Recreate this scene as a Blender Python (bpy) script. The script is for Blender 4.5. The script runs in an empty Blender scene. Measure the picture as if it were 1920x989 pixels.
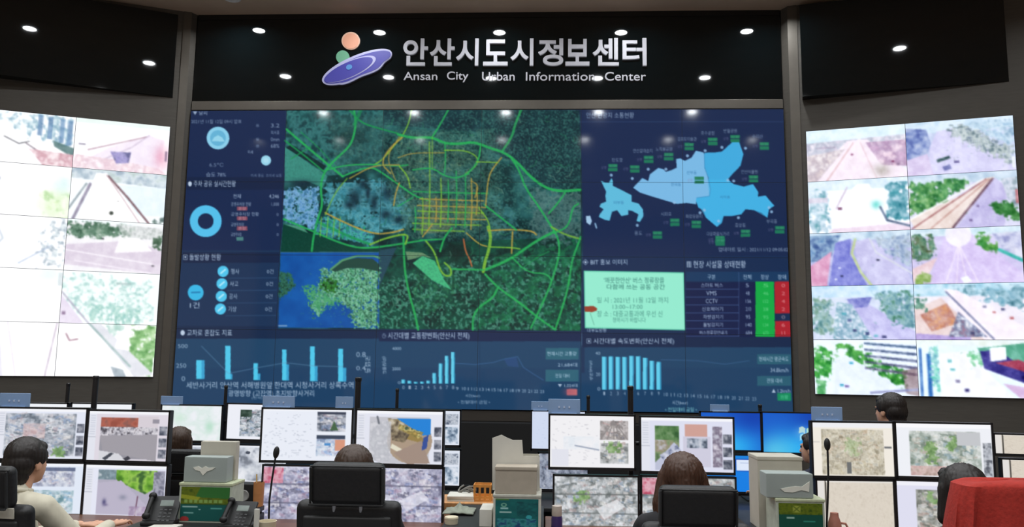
import bpy, bmesh, math, random
import numpy as np
from mathutils import Vector, Matrix

C = bpy.context.scene.collection
SC = bpy.context.scene
PI = math.pi

# ------------------------------------------------------------------ camera, world, exposure
EYE = 1.65
FOC = 1500.0
PITCH, YAW, ROLL = 0.12763, 0.04815, -0.01239
CXP, CYP = 960.0, 494.5
_f = np.array([-math.sin(YAW) * math.cos(PITCH), math.cos(YAW) * math.cos(PITCH), math.sin(PITCH)])
_r = np.array([math.cos(YAW), math.sin(YAW), 0.0])
_u = np.cross(_r, _f)
R_ = _r * math.cos(ROLL) - _u * math.sin(ROLL)
U_ = np.cross(R_, _f)
F_ = _f
EYEV = np.array([0.0, 0.0, EYE])
cam_d = bpy.data.cameras.new('camera')
cam_d.sensor_width = 36.0
cam_d.sensor_fit = 'HORIZONTAL'
cam_d.lens = FOC / 1920.0 * 36.0
cam = bpy.data.objects.new('camera', cam_d)
C.objects.link(cam)
cam.matrix_world = Matrix(((R_[0], U_[0], -F_[0], 0), (R_[1], U_[1], -F_[1], 0), (R_[2], U_[2], -F_[2], EYE), (0, 0, 0, 1)))
SC.camera = cam
SC.view_settings.view_transform = 'Standard'
SC.view_settings.look = 'None'
SC.view_settings.exposure = 0.0
SC.view_settings.gamma = 1.0
SC.view_settings.use_curve_mapping = False
world = bpy.data.worlds.new('room_ambient')
SC.world = world
world.use_nodes = True
world.node_tree.nodes['Background'].inputs[0].default_value = (0.8, 0.85, 1.0, 1)
world.node_tree.nodes['Background'].inputs[1].default_value = 0.02
LAMP_W = 16.0          # one recessed downlight

# ------------------------------------------------------------------ measuring helpers
def ray(px, py):
    return (px - CXP) / FOC * R_ - (py - CYP) / FOC * U_ + F_
def on_plane(px, py, P, n):
    d = ray(px, py)
    return EYEV + d * (np.dot(np.asarray(P) - EYEV, n) / np.dot(d, n))
def at(px, py, Y):
    return Vector(on_plane(px, py, (0, Y, 0), np.array([0, 1.0, 0])))
def at_z(px, py, z):
    return Vector(on_plane(px, py, (0, 0, z), np.array([0, 0, 1.0])))

# ------------------------------------------------------------------ materials
def lin(c):
    c = np.asarray(c, float)
    return np.where(c <= 0.04045, c / 12.92, ((np.maximum(c, 0) + 0.055) / 1.055) ** 2.4)
def rgb(r, g, b):
    return tuple(lin(np.array([r, g, b]) / 255.0))
MATS = {}
def mat(name, col, rough=0.6, metal=0.0, spec=0.5, vary=0.12, scale=20.0, emit=None, estr=0.0, alpha=1.0, trans=0.0, stretch=None, bump=0.0):
    if name in MATS: return MATS[name]
    m = bpy.data.materials.new(name); m.use_nodes = True
    nt = m.node_tree; b = nt.nodes['Principled BSDF']
    b.inputs['Roughness'].default_value = rough
    b.inputs['Metallic'].default_value = metal
    b.inputs['Specular IOR Level'].default_value = spec
    b.inputs['Alpha'].default_value = alpha
    b.inputs['Transmission Weight'].default_value = trans
    tc = nt.nodes.new('ShaderNodeTexCoord'); mp = nt.nodes.new('ShaderNodeMapping')
    if stretch: mp.inputs['Scale'].default_value = stretch
    nz = nt.nodes.new('ShaderNodeTexNoise'); nz.inputs['Scale'].default_value = scale; nz.inputs['Detail'].default_value = 4
    rp = nt.nodes.new('ShaderNodeValToRGB')
    rp.color_ramp.elements[0].position = 0.3; rp.color_ramp.elements[1].position = 0.7
    rp.color_ramp.elements[0].color = (*[c * (1 - vary) for c in col], 1)
    rp.color_ramp.elements[1].color = (*[min(1, c * (1 + vary)) for c in col], 1)
    nt.links.new(tc.outputs['Object'], mp.inputs[0]); nt.links.new(mp.outputs[0], nz.inputs['Vector'])
    nt.links.new(nz.outputs['Fac'], rp.inputs[0]); nt.links.new(rp.outputs[0], b.inputs['Base Color'])
    if bump > 0:
        bp = nt.nodes.new('ShaderNodeBump'); bp.inputs['Strength'].default_value = bump; bp.inputs['Distance'].default_value = 0.01
        nt.links.new(nz.outputs['Fac'], bp.inputs['Height']); nt.links.new(bp.outputs[0], b.inputs['Normal'])
    if emit is not None:
        b.inputs['Emission Color'].default_value = (*emit, 1); b.inputs['Emission Strength'].default_value = estr
    MATS[name] = m
    return m
def painted_mat(name, rough, spec, estr, screen=True):
    m = bpy.data.materials.new(name); m.use_nodes = True
    nt = m.node_tree; b = nt.nodes['Principled BSDF']
    a = nt.nodes.new('ShaderNodeAttribute'); a.attribute_name = 'paint'
    b.inputs['Roughness'].default_value = rough
    b.inputs['Specular IOR Level'].default_value = spec
    if screen:
        b.inputs['Base Color'].default_value = (0.006, 0.007, 0.008, 1)
        nt.links.new(a.outputs['Color'], b.inputs['Emission Color']); b.inputs['Emission Strength'].default_value = estr
    else:
        nt.links.new(a.outputs['Color'], b.inputs['Base Color'])
    return m
M_CUBE = painted_mat('projection_cube_screen', 0.075, 0.6, 1.0)
M_LED = painted_mat('bright_lcd_wall_screen', 0.35, 0.3, 1.06)
M_MON = painted_mat('desk_monitor_screen', 0.4, 0.3, 1.0)
M_PRINT = painted_mat('printed_cardboard', 0.55, 0.35, 0, screen=False)
M_WALL = mat('dark_brown_grey_panel', rgb(84, 80, 74), 0.6, vary=0.08, scale=6, stretch=(1, 1, 8))
M_WALLD = mat('dark_brown_base_panel', rgb(60, 54, 48), 0.6, vary=0.08, scale=6, stretch=(1, 1, 8))
M_STEEL = mat('satin_grey_metal_trim', rgb(104, 99, 92), 0.42, 0.5, vary=0.05, scale=8)
M_GLASS = mat('black_gloss_glass', (0.002, 0.0045, 0.0055), 0.035, vary=0.1, spec=0.6)
M_BLACK = mat('matt_black', (0.006, 0.006, 0.0065), 0.55)
M_FRAME = mat('black_bezel_plastic', (0.010, 0.010, 0.012), 0.4)
M_CEIL = mat('beige_brown_ceiling', rgb(206, 180, 156), 0.8, vary=0.04, scale=3)
M_FLOOR = mat('grey_carpet_tile', rgb(95, 95, 98), 0.9, vary=0.15, scale=120)
M_BEIGE = mat('beige_painted_wall', rgb(185, 165, 145), 0.7, vary=0.05, scale=4)
M_DESK = mat('brown_wood_desktop', rgb(112, 74, 50), 0.4, vary=0.25, scale=7, stretch=(1, 9, 1))
M_DESKD = mat('black_desk_panel', (0.012, 0.012, 0.013), 0.5)
M_LETTER = mat('silver_grey_letters', rgb(182, 182, 190), 0.5, vary=0.03, emit=(0.7, 0.7, 0.76), estr=0.16)  # unlit silver letters, faint emission added to lift their brightness
M_LEATHER = mat('black_leather', (0.009, 0.009, 0.010), 0.5, vary=0.2, scale=60, bump=0.15)
M_PLASTIC = mat('charcoal_plastic', (0.016, 0.017, 0.018), 0.5)
M_CHROME = mat('brushed_metal', (0.45, 0.45, 0.46), 0.3, 1.0)

# ------------------------------------------------------------------ mesh builder
class MB:
    def __init__(s): s.bm = bmesh.new(); s.wn = False
    def box(s, c, d, rot=None, bev=0.0, seg=2):
        r = bmesh.ops.create_cube(s.bm, size=1.0)
        vs = r['verts']
        bmesh.ops.scale(s.bm, vec=d, verts=vs)
        if bev > 0:
            s.wn = True
            es = list({e for v in vs for e in v.link_edges})
            rr = bmesh.ops.bevel(s.bm, geom=es, offset=min(bev, min(d) * 0.49), segments=seg, profile=0.5, affect='EDGES')
            vs = list({v for f in rr['faces'] for v in f.verts} | {v for v in vs if v.is_valid})
            vs = s._island(vs)
        if rot is not None: bmesh.ops.rotate(s.bm, cent=(0, 0, 0), matrix=rot, verts=vs)
        bmesh.ops.translate(s.bm, vec=c, verts=vs)
        return s
    def _island(s, vs):
        st = list(vs); seen = set(st)
        while st:
            v = st.pop()
            for e in v.link_edges:
                o = e.other_vert(v)
                if o not in seen: seen.add(o); st.append(o)
        return list(seen)
    def cyl(s, p0, p1, r0, r1=None, n=20):
        p0 = Vector(p0); p1 = Vector(p1); r1 = r0 if r1 is None else r1
        d = p1 - p0
        q = Vector((0, 0, 1)).rotation_difference(d.normalized()).to_matrix().to_4x4()
        bmesh.ops.create_cone(s.bm, cap_ends=True, segments=n, radius1=r0, radius2=r1, depth=d.length, matrix=Matrix.Translation((p0 + p1) / 2) @ q)
        return s
    def ball(s, c, r, rot=None, sub=2):
        r = (r, r, r) if not hasattr(r, '__len__') else r
        m = Matrix.Translation(c) @ (rot.to_4x4() if rot is not None else Matrix.Identity(4)) @ Matrix.Diagonal((*r, 1))
        bmesh.ops.create_icosphere(s.bm, subdivisions=sub, radius=1.0, matrix=m)
        return s
    def limb(s, p0, r0, p1, r1, n=7):
        p0 = Vector(p0); p1 = Vector(p1)
        for i in range(n + 1):
            t = i / n; s.ball(p0.lerp(p1, t), r0 + (r1 - r0) * t)
        return s.cyl(p0, p1, r0 * 0.97, r1 * 0.97, 16)
    def tube(s, pts, r, n=10):
        pts = [Vector(p) for p in pts]; rings = []
        for i, p in enumerate(pts):
            t = (pts[min(i + 1, len(pts) - 1)] - pts[max(i - 1, 0)]).normalized()
            q = Vector((0, 0, 1)).rotation_difference(t)
            rr = r[i] if hasattr(r, '__len__') else r
            rings.append([s.bm.verts.new(p + q @ Vector((rr * math.cos(2 * PI * k / n), rr * math.sin(2 * PI * k / n), 0))) for k in range(n)])
        for a, b in zip(rings, rings[1:]):
            for k in range(n): s.bm.faces.new((a[k], a[(k + 1) % n], b[(k + 1) % n], b[k]))
        s.bm.faces.new(rings[0][::-1]); s.bm.faces.new(rings[-1])
        return s
    def lathe(s, prof, c=(0, 0, 0), n=24):
        c = Vector(c); rings = []
        for r, z in prof:
            rings.append([s.bm.verts.new(c + Vector((max(r, 1e-4) * math.cos(2 * PI * k / n), max(r, 1e-4) * math.sin(2 * PI * k / n), z))) for k in range(n)])
        for a, b in zip(rings, rings[1:]):
            for k in range(n): s.bm.faces.new((a[k], a[(k + 1) % n], b[(k + 1) % n], b[k]))
        s.bm.faces.new(rings[0][::-1]); s.bm.faces.new(rings[-1])
        return s
    def prism(s, pts, vec):
        """closed polygon (3-D points) swept along vec"""
        vec = Vector(vec)
        a = [s.bm.verts.new(Vector(p)) for p in pts]; b = [s.bm.verts.new(Vector(p) + vec) for p in pts]
        n = len(a)
        s.bm.faces.new(a[::-1]); s.bm.faces.new(b)
        for k in range(n): s.bm.faces.new((a[k], a[(k + 1) % n], b[(k + 1) % n], b[k]))
        return s
    def sheet(s, grid):
        vs = [[s.bm.verts.new(p) for p in row] for row in grid]
        for r0, r1 in zip(vs, vs[1:]):
            for k in range(len(r0) - 1): s.bm.faces.new((r0[k], r0[k + 1], r1[k + 1], r1[k]))
        return s
    def build(s, name, m, parent=None, smooth=True, loc=None):
        bmesh.ops.recalc_face_normals(s.bm, faces=s.bm.faces)
        me = bpy.data.meshes.new(name); s.bm.to_mesh(me); s.bm.free()
        me.materials.append(m)
        if smooth:
            me.polygons.foreach_set('use_smooth', [True] * len(me.polygons))
            try: me.set_sharp_from_angle(angle=math.radians(38))
            except Exception: pass
        o = bpy.data.objects.new(name, me); C.objects.link(o)
        if s.wn and smooth:
            w = o.modifiers.new('flat_face_normals', 'WEIGHTED_NORMAL'); w.keep_sharp = True
        if parent is not None: o.parent = parent
        if loc is not None: o.location = loc
        return o

def thing(name, label, cat, loc=(0, 0, 0), rz=0.0, group=None):
    o = bpy.data.objects.new(name, None); C.objects.link(o)
    o.empty_display_size = 0.1
    o.location = loc; o.rotation_euler = (0, 0, rz)
    return tag(o, label, cat, group)
def tag(o, label, cat, group=None):
    o['label'] = label; o['category'] = cat
    if group: o['group'] = group
    return o
def struct(o): o['kind'] = 'structure'; return o
def dup(root, label, loc=None, rz=None, group=None):
    r = root.copy(); C.objects.link(r); r['label'] = label
    if loc is not None: r.location = loc
    if rz is not None: r.rotation_euler = (0, 0, rz)
    if group: r['group'] = group
    for ch in list(root.children):
        c = ch.copy(); C.objects.link(c); c.parent = r
        for g in list(ch.children):
            d = g.copy(); C.objects.link(d); d.parent = c
    return r

# ------------------------------------------------------------------ painting of screen pictures (numpy raster -> vertex colours)
def vnoise(h, w, cell, seed, aspect=1.0):
    rs = np.random.RandomState(seed)
    gh, gw = int(h / cell) + 3, int(w / (cell * aspect)) + 3
    g = rs.rand(gh, gw)
    y = np.arange(h) / cell; x = np.arange(w) / (cell * aspect)
    y0 = y.astype(int); x0 = x.astype(int)
    fy = (y - y0)[:, None]; fx = (x - x0)[None]
    fy = fy * fy * (3 - 2 * fy); fx = fx * fx * (3 - 2 * fx)
    a = g[y0][:, x0]; b = g[y0][:, x0 + 1]; c = g[y0 + 1][:, x0]; d = g[y0 + 1][:, x0 + 1]
    return (a * (1 - fx) + b * fx) * (1 - fy) + (c * (1 - fx) + d * fx) * fy
def fbm(h, w, cell, seed, octv=4, aspect=1.0):
    o = np.zeros((h, w)); amp = 1; tot = 0
    for k in range(octv):
        c = max(cell / 2 ** k, 1.01)
        o += amp * vnoise(h, w, c, seed + k * 17, aspect); tot += amp; amp *= 0.6
    o /= tot
    return np.clip((o - 0.5) * 1.9 + 0.5, 0, 1)
_TXT = {}
def text_tris(body):
    """triangles of a text (x 0..1 over its width, y up 0..h)"""
    if body in _TXT: return _TXT[body]
    cu = bpy.data.curves.new('t', 'FONT'); cu.body = body; cu.resolution_u = 3
    o = bpy.data.objects.new('t', cu); C.objects.link(o)
    bpy.context.view_layer.update()
    me = bpy.data.meshes.new_from_object(o.evaluated_get(bpy.context.evaluated_depsgraph_get()))
    me.calc_loop_triangles()
    v = np.array([x.co[:2] for x in me.vertices]) if len(me.vertices) else np.zeros((1, 2))
    t = np.array([l.vertices[:] for l in me.loop_triangles], int)
    bpy.data.objects.remove(o); bpy.data.curves.remove(cu); bpy.data.meshes.remove(me)
    mn = v.min(0); mx = v.max(0); v = (v - mn) / np.maximum(mx - mn, 1e-6)
    _TXT[body] = (v, t)
    return v, t
class Cv:
    def __init__(s, w, h, bg=(255, 255, 255), tf=None):
        s.w, s.h = w, h
        s.a = np.zeros((h, w, 3)) + np.array(bg, float) / 255.0
        s.tf0 = tf; s.z = (0, 0, 1.0); s.reg = None
    def zoom(s, x0, y0, sc): s.z = (x0, y0, sc); return s
    def m(s, p):
        p = np.atleast_2d(np.asarray(p, float))
        if s.reg is not None:
            x0, y0, x1, y1 = s.reg
            p = p * np.array([x1 - x0, y1 - y0]) + np.array([x0, y0])
        p = p / s.z[2] + np.array(s.z[:2])
        if s.tf0 is None: return p * np.array([s.w, s.h])
        return s.tf0(p)
    def k(s, at_):
        q = s.m([at_, (at_[0] + 1e-3, at_[1])]); return np.hypot(*(q[1] - q[0])) * 1e3
    def _blend(s, y0, x0, mask, c, al=1.0):
        h, w = mask.shape; v = s.a[y0:y0 + h, x0:x0 + w]
        mk = (mask * al)[..., None]; v[:] = v * (1 - mk) + np.array(c, float) / 255.0 * mk
    def _bb(s, q, pad=1):
        x0 = max(0, int(q[:, 0].min() - pad)); x1 = min(s.w, int(q[:, 0].max() + pad) + 1)
        y0 = max(0, int(q[:, 1].min() - pad)); y1 = min(s.h, int(q[:, 1].max() + pad) + 1)
        return x0, y0, x1, y1
    def polymask(s, pts):
        q = s.m(pts); x0, y0, x1, y1 = s._bb(q)
        if x1 <= x0 or y1 <= y0: return None
        X = np.arange(x0, x1)[None] + 0.5; Y = np.arange(y0, y1)[:, None] + 0.5
        ins = np.zeros((y1 - y0, x1 - x0), bool)
        for (ax, ay), (bx, by) in zip(q, np.roll(q, -1, 0)):
            if ay == by: continue
            c = (ay > Y) != (by > Y)
            ins ^= c & (X < (bx - ax) * (Y - ay) / (by - ay) + ax)
        return y0, x0, ins.astype(float)
    def poly(s, pts, c, al=1.0):
        r = s.polymask(pts)
        if r: s._blend(*r, c, al)
    def rect(s, x0, y0, x1, y1, c, al=1.0): s.poly([(x0, y0), (x1, y0), (x1, y1), (x0, y1)], c, al)
    def line(s, pts, wd, c, al=1.0):
        q = s.m(pts); hw = max(0.5 * wd * s.k(pts[0]), 0.45)
        x0, y0, x1, y1 = s._bb(q, hw + 2)
        if x1 <= x0 or y1 <= y0: return
        X = np.arange(x0, x1)[None] + 0.5; Y = np.arange(y0, y1)[:, None] + 0.5
        best = np.full((y1 - y0, x1 - x0), 1e9)
        for (ax, ay), (bx, by) in zip(q, q[1:]):
            dx, dy = bx - ax, by - ay; L = dx * dx + dy * dy + 1e-9
            t = np.clip(((X - ax) * dx + (Y - ay) * dy) / L, 0, 1)
            best = np.minimum(best, np.hypot(X - ax - t * dx, Y - ay - t * dy))
        s._blend(y0, x0, np.clip(hw + 0.7 - best, 0, 1), c, al)
    def disc(s, c, r, col, al=1.0, inner=0.0, ry=None):
        ry = ry or r; n = 40
        e = [(c[0] + r * math.cos(2 * PI * i / n), c[1] + ry * math.sin(2 * PI * i / n)) for i in range(n)]
        if inner > 0:
            f = [(c[0] + inner * math.cos(2 * PI * i / n), c[1] + inner * math.sin(2 * PI * i / n)) for i in range(n)]
            e = e + [e[0]] + [f[0]] + f[::-1]
        s.poly(e, col, al)
    def glow(s, c, r, col, al=1.0, ry=None, pw=1.0):
        """soft patch of picture colour"""
        q = s.m([c, (c[0] + r, c[1]), (c[0], c[1] + (ry or r))])
        rx = abs(q[1, 0] - q[0, 0]) + 1e-6; rr = abs(q[2, 1] - q[0, 1]) + 1e-6
        bb = np.array([q[0] - (rx * 2, rr * 2), q[0] + (rx * 2, rr * 2)]); x0, y0, x1, y1 = s._bb(bb)
        if x1 <= x0 or y1 <= y0: return
        X = np.arange(x0, x1)[None] + 0.5; Y = np.arange(y0, y1)[:, None] + 0.5
        d = ((X - q[0, 0]) / rx) ** 2 + ((Y - q[0, 1]) / rr) ** 2
        s._blend(y0, x0, np.exp(-d ** pw * 1.5), col, al)
    def speck(s, pts, cols, cell, seed, al=1.0, thr=None, aspect=1.0, rag=0.0):
        """noise texture of several colours inside a polygon"""
        r = s.polymask(pts)
        if not r: return
        y0, x0, mk = r; h, w = mk.shape
        cell = max(cell * s.k(pts[0]), 1.05)
        n = fbm(h, w, cell, seed, 3, aspect)
        if rag > 0:
            m2 = np.pad(mk, 0); rd = max(1, int(rag * s.k(pts[0])))
            for ax in (0, 1):
                cs = np.cumsum(np.pad(m2, [(rd + 1, rd) if a == ax else (0, 0) for a in (0, 1)]), ax)
                m2 = (np.take(cs, range(2 * rd + 1, cs.shape[ax]), ax) - np.take(cs, range(0, cs.shape[ax] - 2 * rd - 1), ax)) / (2 * rd + 1)
            mk = np.clip((m2 + (fbm(h, w, max(cell * .9, 1.5), seed + 77, 3) - .5) * 1.1 - .45) * 5, 0, 1)
        if thr is not None:
            mk = mk * np.clip((n - thr) * 6, 0, 1); n = fbm(h, w, cell * 0.6, seed + 5, 2)
        cols = np.array(cols, float) / 255.0; t = n * (len(cols) - 1); i = np.clip(t.astype(int), 0, len(cols) - 2); f = (t - i)[..., None]
        img = cols[i] * (1 - f) + cols[i + 1] * f
        v = s.a[y0:y0 + h, x0:x0 + w]; mk = (mk * al)[..., None]; v[:] = v * (1 - mk) + img * mk
    def boxes(s, reg, n, cols, sz, seed, al=0.9):
        rs = random.Random(seed)
        for _ in range(n):
            x = reg[0] + rs.random() * (reg[2] - reg[0]); y = reg[1] + rs.random() * (reg[3] - reg[1])
            a = sz * (0.5 + rs.random()); b = sz * (0.4 + rs.random() * 0.7); th = rs.choice([0.2, 0.5, -0.3, -0.5])
            s.poly([(x, y), (x + a, y + a * th), (x + a, y + a * th + b), (x, y + b)], rs.choice(cols), al)
    def text(s, body, x0, y0, x1, y1, c, al=1.0, rot=False):
        """text filling the rectangle"""
        v, t = text_tris(body)
        if len(t) == 0: return
        if rot: p = np.stack([x0 + v[:, 1] * (x1 - x0), y1 - v[:, 0] * (y1 - y0)], 1)
        else: p = np.stack([x0 + v[:, 0] * (x1 - x0), y1 - v[:, 1] * (y1 - y0)], 1)
        q = s.m(p); bx0, by0, bx1, by1 = s._bb(q)
        if bx1 <= bx0 or by1 <= by0: return
        ss = 3
        acc = np.zeros(((by1 - by0) * ss, (bx1 - bx0) * ss), bool)
        qq = (q - np.array([bx0, by0])) * ss
        for tri in qq[t]:
            ax0 = max(0, int(tri[:, 0].min())); ax1 = min(acc.shape[1], int(tri[:, 0].max()) + 2)
            ay0 = max(0, int(tri[:, 1].min())); ay1 = min(acc.shape[0], int(tri[:, 1].max()) + 2)
            if ax1 <= ax0 or ay1 <= ay0: continue
            X = np.arange(ax0, ax1)[None] + 0.5; Y = np.arange(ay0, ay1)[:, None] + 0.5
            sg = []
            for i in range(3):
                a, b = tri[i], tri[(i + 1) % 3]
                sg.append((b[0] - a[0]) * (Y - a[1]) - (b[1] - a[1]) * (X - a[0]))
            ins = ((sg[0] >= 0) & (sg[1] >= 0) & (sg[2] >= 0)) | ((sg[0] <= 0) & (sg[1] <= 0) & (sg[2] <= 0))
            acc[ay0:ay1, ax0:ax1] |= ins
        mk = acc.reshape(by1 - by0, ss, bx1 - bx0, ss).mean((1, 3))
        s._blend(by0, bx0, np.clip(mk * 1.25, 0, 1), c, al)
    def down(s, f):
        h, w = s.h // f * f, s.w // f * f
        return s.a[:h, :w].reshape(h // f, f, w // f, f, 3).mean((1, 3))
def blur(a, n=1):
    for _ in range(n):
        p = np.pad(a, ((1, 1), (1, 1), (0, 0)), mode='edge')
        a = (p[:-2, 1:-1] + p[2:, 1:-1] + p[1:-1, :-2] + p[1:-1, 2:] + 2 * p[1:-1, 1:-1]) / 6
    return a

def screen(name, m, o, ux, uy, img, parent=None, local=None):
    """flat grid, img rows from the top, o = top-left corner, ux/uy = full edge vectors; colours on vertices"""
    h, w = img.shape[:2]
    o = np.array(o, float); ux = np.array(ux, float); uy = np.array(uy, float)
    a = np.linspace(0, 1, w); b = np.linspace(0, 1, h)
    P = o[None, None] + a[None, :, None] * ux + b[:, None, None] * uy
    idx = np.arange(h * w).reshape(h, w)
    q = np.stack([idx[:-1, :-1], idx[1:, :-1], idx[1:, 1:], idx[:-1, 1:]], -1).reshape(-1, 4)
    me = bpy.data.meshes.new(name)
    me.vertices.add(h * w); me.vertices.foreach_set('co', P.reshape(-1).astype(np.float32))
    me.loops.add(q.size); me.loops.foreach_set('vertex_index', q.reshape(-1).astype(np.int32))
    me.polygons.add(len(q)); me.polygons.foreach_set('loop_start', np.arange(0, q.size, 4, dtype=np.int32))
    me.update(calc_edges=True)
    at_ = me.attributes.new('paint', 'FLOAT_COLOR', 'POINT')
    col = np.ones((h * w, 4), np.float32); col[:, :3] = lin(np.clip(img, 0, 1.3)).reshape(-1, 3)
    at_.data.foreach_set('color', col.reshape(-1))
    me.materials.append(m)
    ob = bpy.data.objects.new(name, me); C.objects.link(ob)
    if parent is not None: ob.parent = parent
    return ob

# ------------------------------------------------------------------ the room
D = 9.9
XL, XR, ZT, ZB = -4.6848, 2.9148, EYE + 3.2488, EYE - 0.5314
HC = EYE + 4.572
AL, AR = 0.3805, 0.2854
HL = np.array([XL - 0.25, D - 0.15, 0.0]); HR = np.array([XR + 0.25, D - 0.15, 0.0])
DL = np.array([-math.cos(AL), -math.sin(AL), 0]); DR = np.array([math.cos(AR), -math.sin(AR), 0])
NL = np.array([math.sin(AL), -math.cos(AL), 0]); NR = np.array([-math.sin(AR), -math.cos(AR), 0])
UPV = np.array([0, 0, 1.0])
def s_left(px, py): return float(np.dot(on_plane(px, py, HL, NL) - HL, DL))
def s_right(px, py): return float(np.dot(on_plane(px, py, HR, NR) - HR, DR))
def PL(s, z, o=0.0): return Vector(HL + DL * s + UPV * z + NL * o)
def PR(s, z, o=0.0): return Vector(HR + DR * s + UPV * z + NR * o)

struct(MB().box((-0.5, 3.0, -0.05), (17, 16, 0.1)).build('floor', M_FLOOR))
struct(MB().box((-0.5, 3.0, HC + 0.05), (17, 16, 0.1)).build('ceiling', M_CEIL))
struct(MB().box(((XL + XR) / 2, D + 0.22, HC / 2), (XR - XL + 0.5, 0.3, HC)).build('wall_back', M_WALLD))
KL = s_left(350, 180); KR = s_right(1481, 180)
def side_wall(name, P, s0, s1, inner):
    a, b = P(s0, 0), P(s1, 0)
    pts = [a, b, P(s1, 0, -0.3), Vector((inner, D + 0.35, 0)), Vector((inner, D, 0))]
    return struct(MB().prism(pts, (0, 0, HC)).build(name, M_WALL, smooth=False))
side_wall('wall_left', PL, KL, 3.6, XL - 0.012)
side_wall('wall_right', PR, KR, 2.42, XR + 0.012)
struct(MB().prism([PR(2.42, 0), PR(4.2, 0), PR(4.2, 0, -0.3), PR(2.42, 0, -0.3)], (0, 0, HC)).build('wall_right_end', M_BEIGE, smooth=False))
struct(MB().box((-8.6, 2.8, HC / 2), (0.2, 11.6, HC)).build('wall_left_side', M_BEIGE))
struct(MB().box((7.6, 2.8, HC / 2), (0.2, 11.8, HC)).build('wall_right_side', M_BEIGE))
struct(MB().box((-0.5, -4.9, HC / 2), (16.4, 0.2, HC)).build('wall_rear', M_BEIGE))
# centre frame
def slab(x0, x1, z0, z1, y0, y1, bev=0.004): return MB().box(((x0 + x1) / 2, (y0 + y1) / 2, (z0 + z1) / 2), (abs(x1 - x0), abs(y1 - y0), abs(z1 - z0)), bev=bev)
ZG = EYE + 3.385
struct(slab(XL, XR, ZT + 0.012, ZG - 0.004, D - 0.02, D + 0.08).build('trim_1', M_STEEL))
struct(slab(XL, XR, ZG, HC - 0.075, D - 0.004, D + 0.08, 0).build('wall_back_glass', M_GLASS, smooth=False))
struct(slab(XL, XR, HC - 0.07, HC, D - 0.004, D + 0.08).build('trim_2', M_BLACK))
struct(slab(XL, XR, 0.98, ZB - 0.012, D - 0.012, D + 0.08).build('trim_3', M_WALLD))
struct(slab(XL + 0.05, XR - 0.05, 0.0, 0.975, D - 0.25, D + 0.08).build('baseboard_back', mat('dark_plinth', (0.003, 0.003, 0.0032), 0.7)))
# strips on the fold pillars; paler metal stands in for the light they catch
def strip(name, P, s0, s1, z0, z1, m, o=0.012, back=-0.02):
    return struct(MB().prism([P(s0, z0, o), P(s1, z0, o), P(s1, z0, back), P(s0, z0, back)], (0, 0, z1 - z0)).build(name, m, smooth=False))
strip('trim_4', PL, s_left(350, 180), s_left(335, 180), 0, HC, M_STEEL)
strip('trim_5', PR, s_right(1481, 180), s_right(1499, 180), 0, HC, M_STEEL)
# side glass fascias, each pane angled off its wall to place the lamp reflections
def pane(name, P, s0, s1, z0, z1, o0, o1):
    return struct(MB().prism([P(s0, z0, o0), P(s1, z0, o1), P(s1, z0, -0.02), P(s0, z0, -0.02)], (0, 0, z1 - z0)).build(name, M_GLASS, smooth=False))
pane('wall_left_glass', PL, s_left(328, 120), 2.9, EYE + 3.39, HC - 0.06, 0.008, 0.25)
pane('wall_right_glass', PR, s_right(1502, 120), s_right(1888, 100), EYE + 3.327, HC - 0.06, 0.14, 0.006)

# ------------------------------------------------------------------ ceiling downlights
def make_light():
    t = thing('ceiling_light', 'round white recessed ceiling downlight, one of the grid over the control room', 'ceiling light', group='recessed ceiling downlights')
    MB().lathe([(0.085, 0.0), (0.112, 0.0), (0.112, -0.008), (0.10, -0.014), (0.085, -0.006)]).build('trim_ring', mat('white_lamp_ring', rgb(230, 230, 230), 0.4), t)
    MB().lathe([(0.0, -0.004), (0.083, -0.004), (0.083, 0.0), (0.0, 0.0)]).build('diffuser', mat('lamp_diffuser', (0.9, 0.9, 0.9), 0.5, emit=(0.93, 0.97, 1.0), estr=14.0), t)
    l = bpy.data.lights.new('downlight', 'AREA'); l.shape = 'DISK'; l.size = 0.16; l.energy = LAMP_W; l.color = (0.95, 0.98, 1.0); l.spread = math.radians(150)
    lo = bpy.data.objects.new('downlight', l); C.objects.link(lo); lo.parent = t; lo.location = (0, 0, -0.016)
    return t
spots = [(-4.04, 9.42), (-2.38, 9.32), (-0.72, 9.29), (0.95, 9.26), (2.65, 9.27), (-4.25, 7.66), (-2.6, 7.6), (-0.96, 7.53), (0.73, 7.51), (2.42, 7.51),
         (-5.9, 7.6), (4.1, 7.45), (5.75, 7.4)]
for (px, py) in ((180, 5), (1720, 0)):
    p = at_z(px, py, HC); spots.append((p.x, p.y))
for j, y in enumerate((5.75, 4.0, 2.2, 0.4, -1.4, -3.2)):
    for i in range(7):
        if j == 0 and i in (0, 6): continue
        spots.append((-5.95 + i * 1.67 + (0.12 if j % 2 == 0 else -0.05), y))
lamp0 = make_light()
for i, (x, y) in enumerate(spots):
    o = lamp0 if i == 0 else dup(lamp0, lamp0['label'])
    o.location = (x, y, HC)

# ------------------------------------------------------------------ centre video wall picture
CW, CH = 150, 112                     # colour points per cube
cw, ch = CW * 6 * 2, CH * 4 * 2
def tf_wall(p):
    p = np.atleast_2d(p)
    d = (p[:, :1] - CXP) / FOC * R_ - (p[:, 1:] - CYP) / FOC * U_ + F_
    w = EYEV + d * (D / d[:, 1:2])
    return np.stack([(w[:, 0] - XL) / (XR - XL) * cw, (ZT - w[:, 2]) / (ZT - ZB) * ch], 1)
cv = Cv(cw, ch, (31, 47, 82), tf_wall)
NAVY, NAVY2, TXT = (27, 40, 70), (36, 64, 96), (196, 212, 232)
CYAN = (88, 190, 232)
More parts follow.
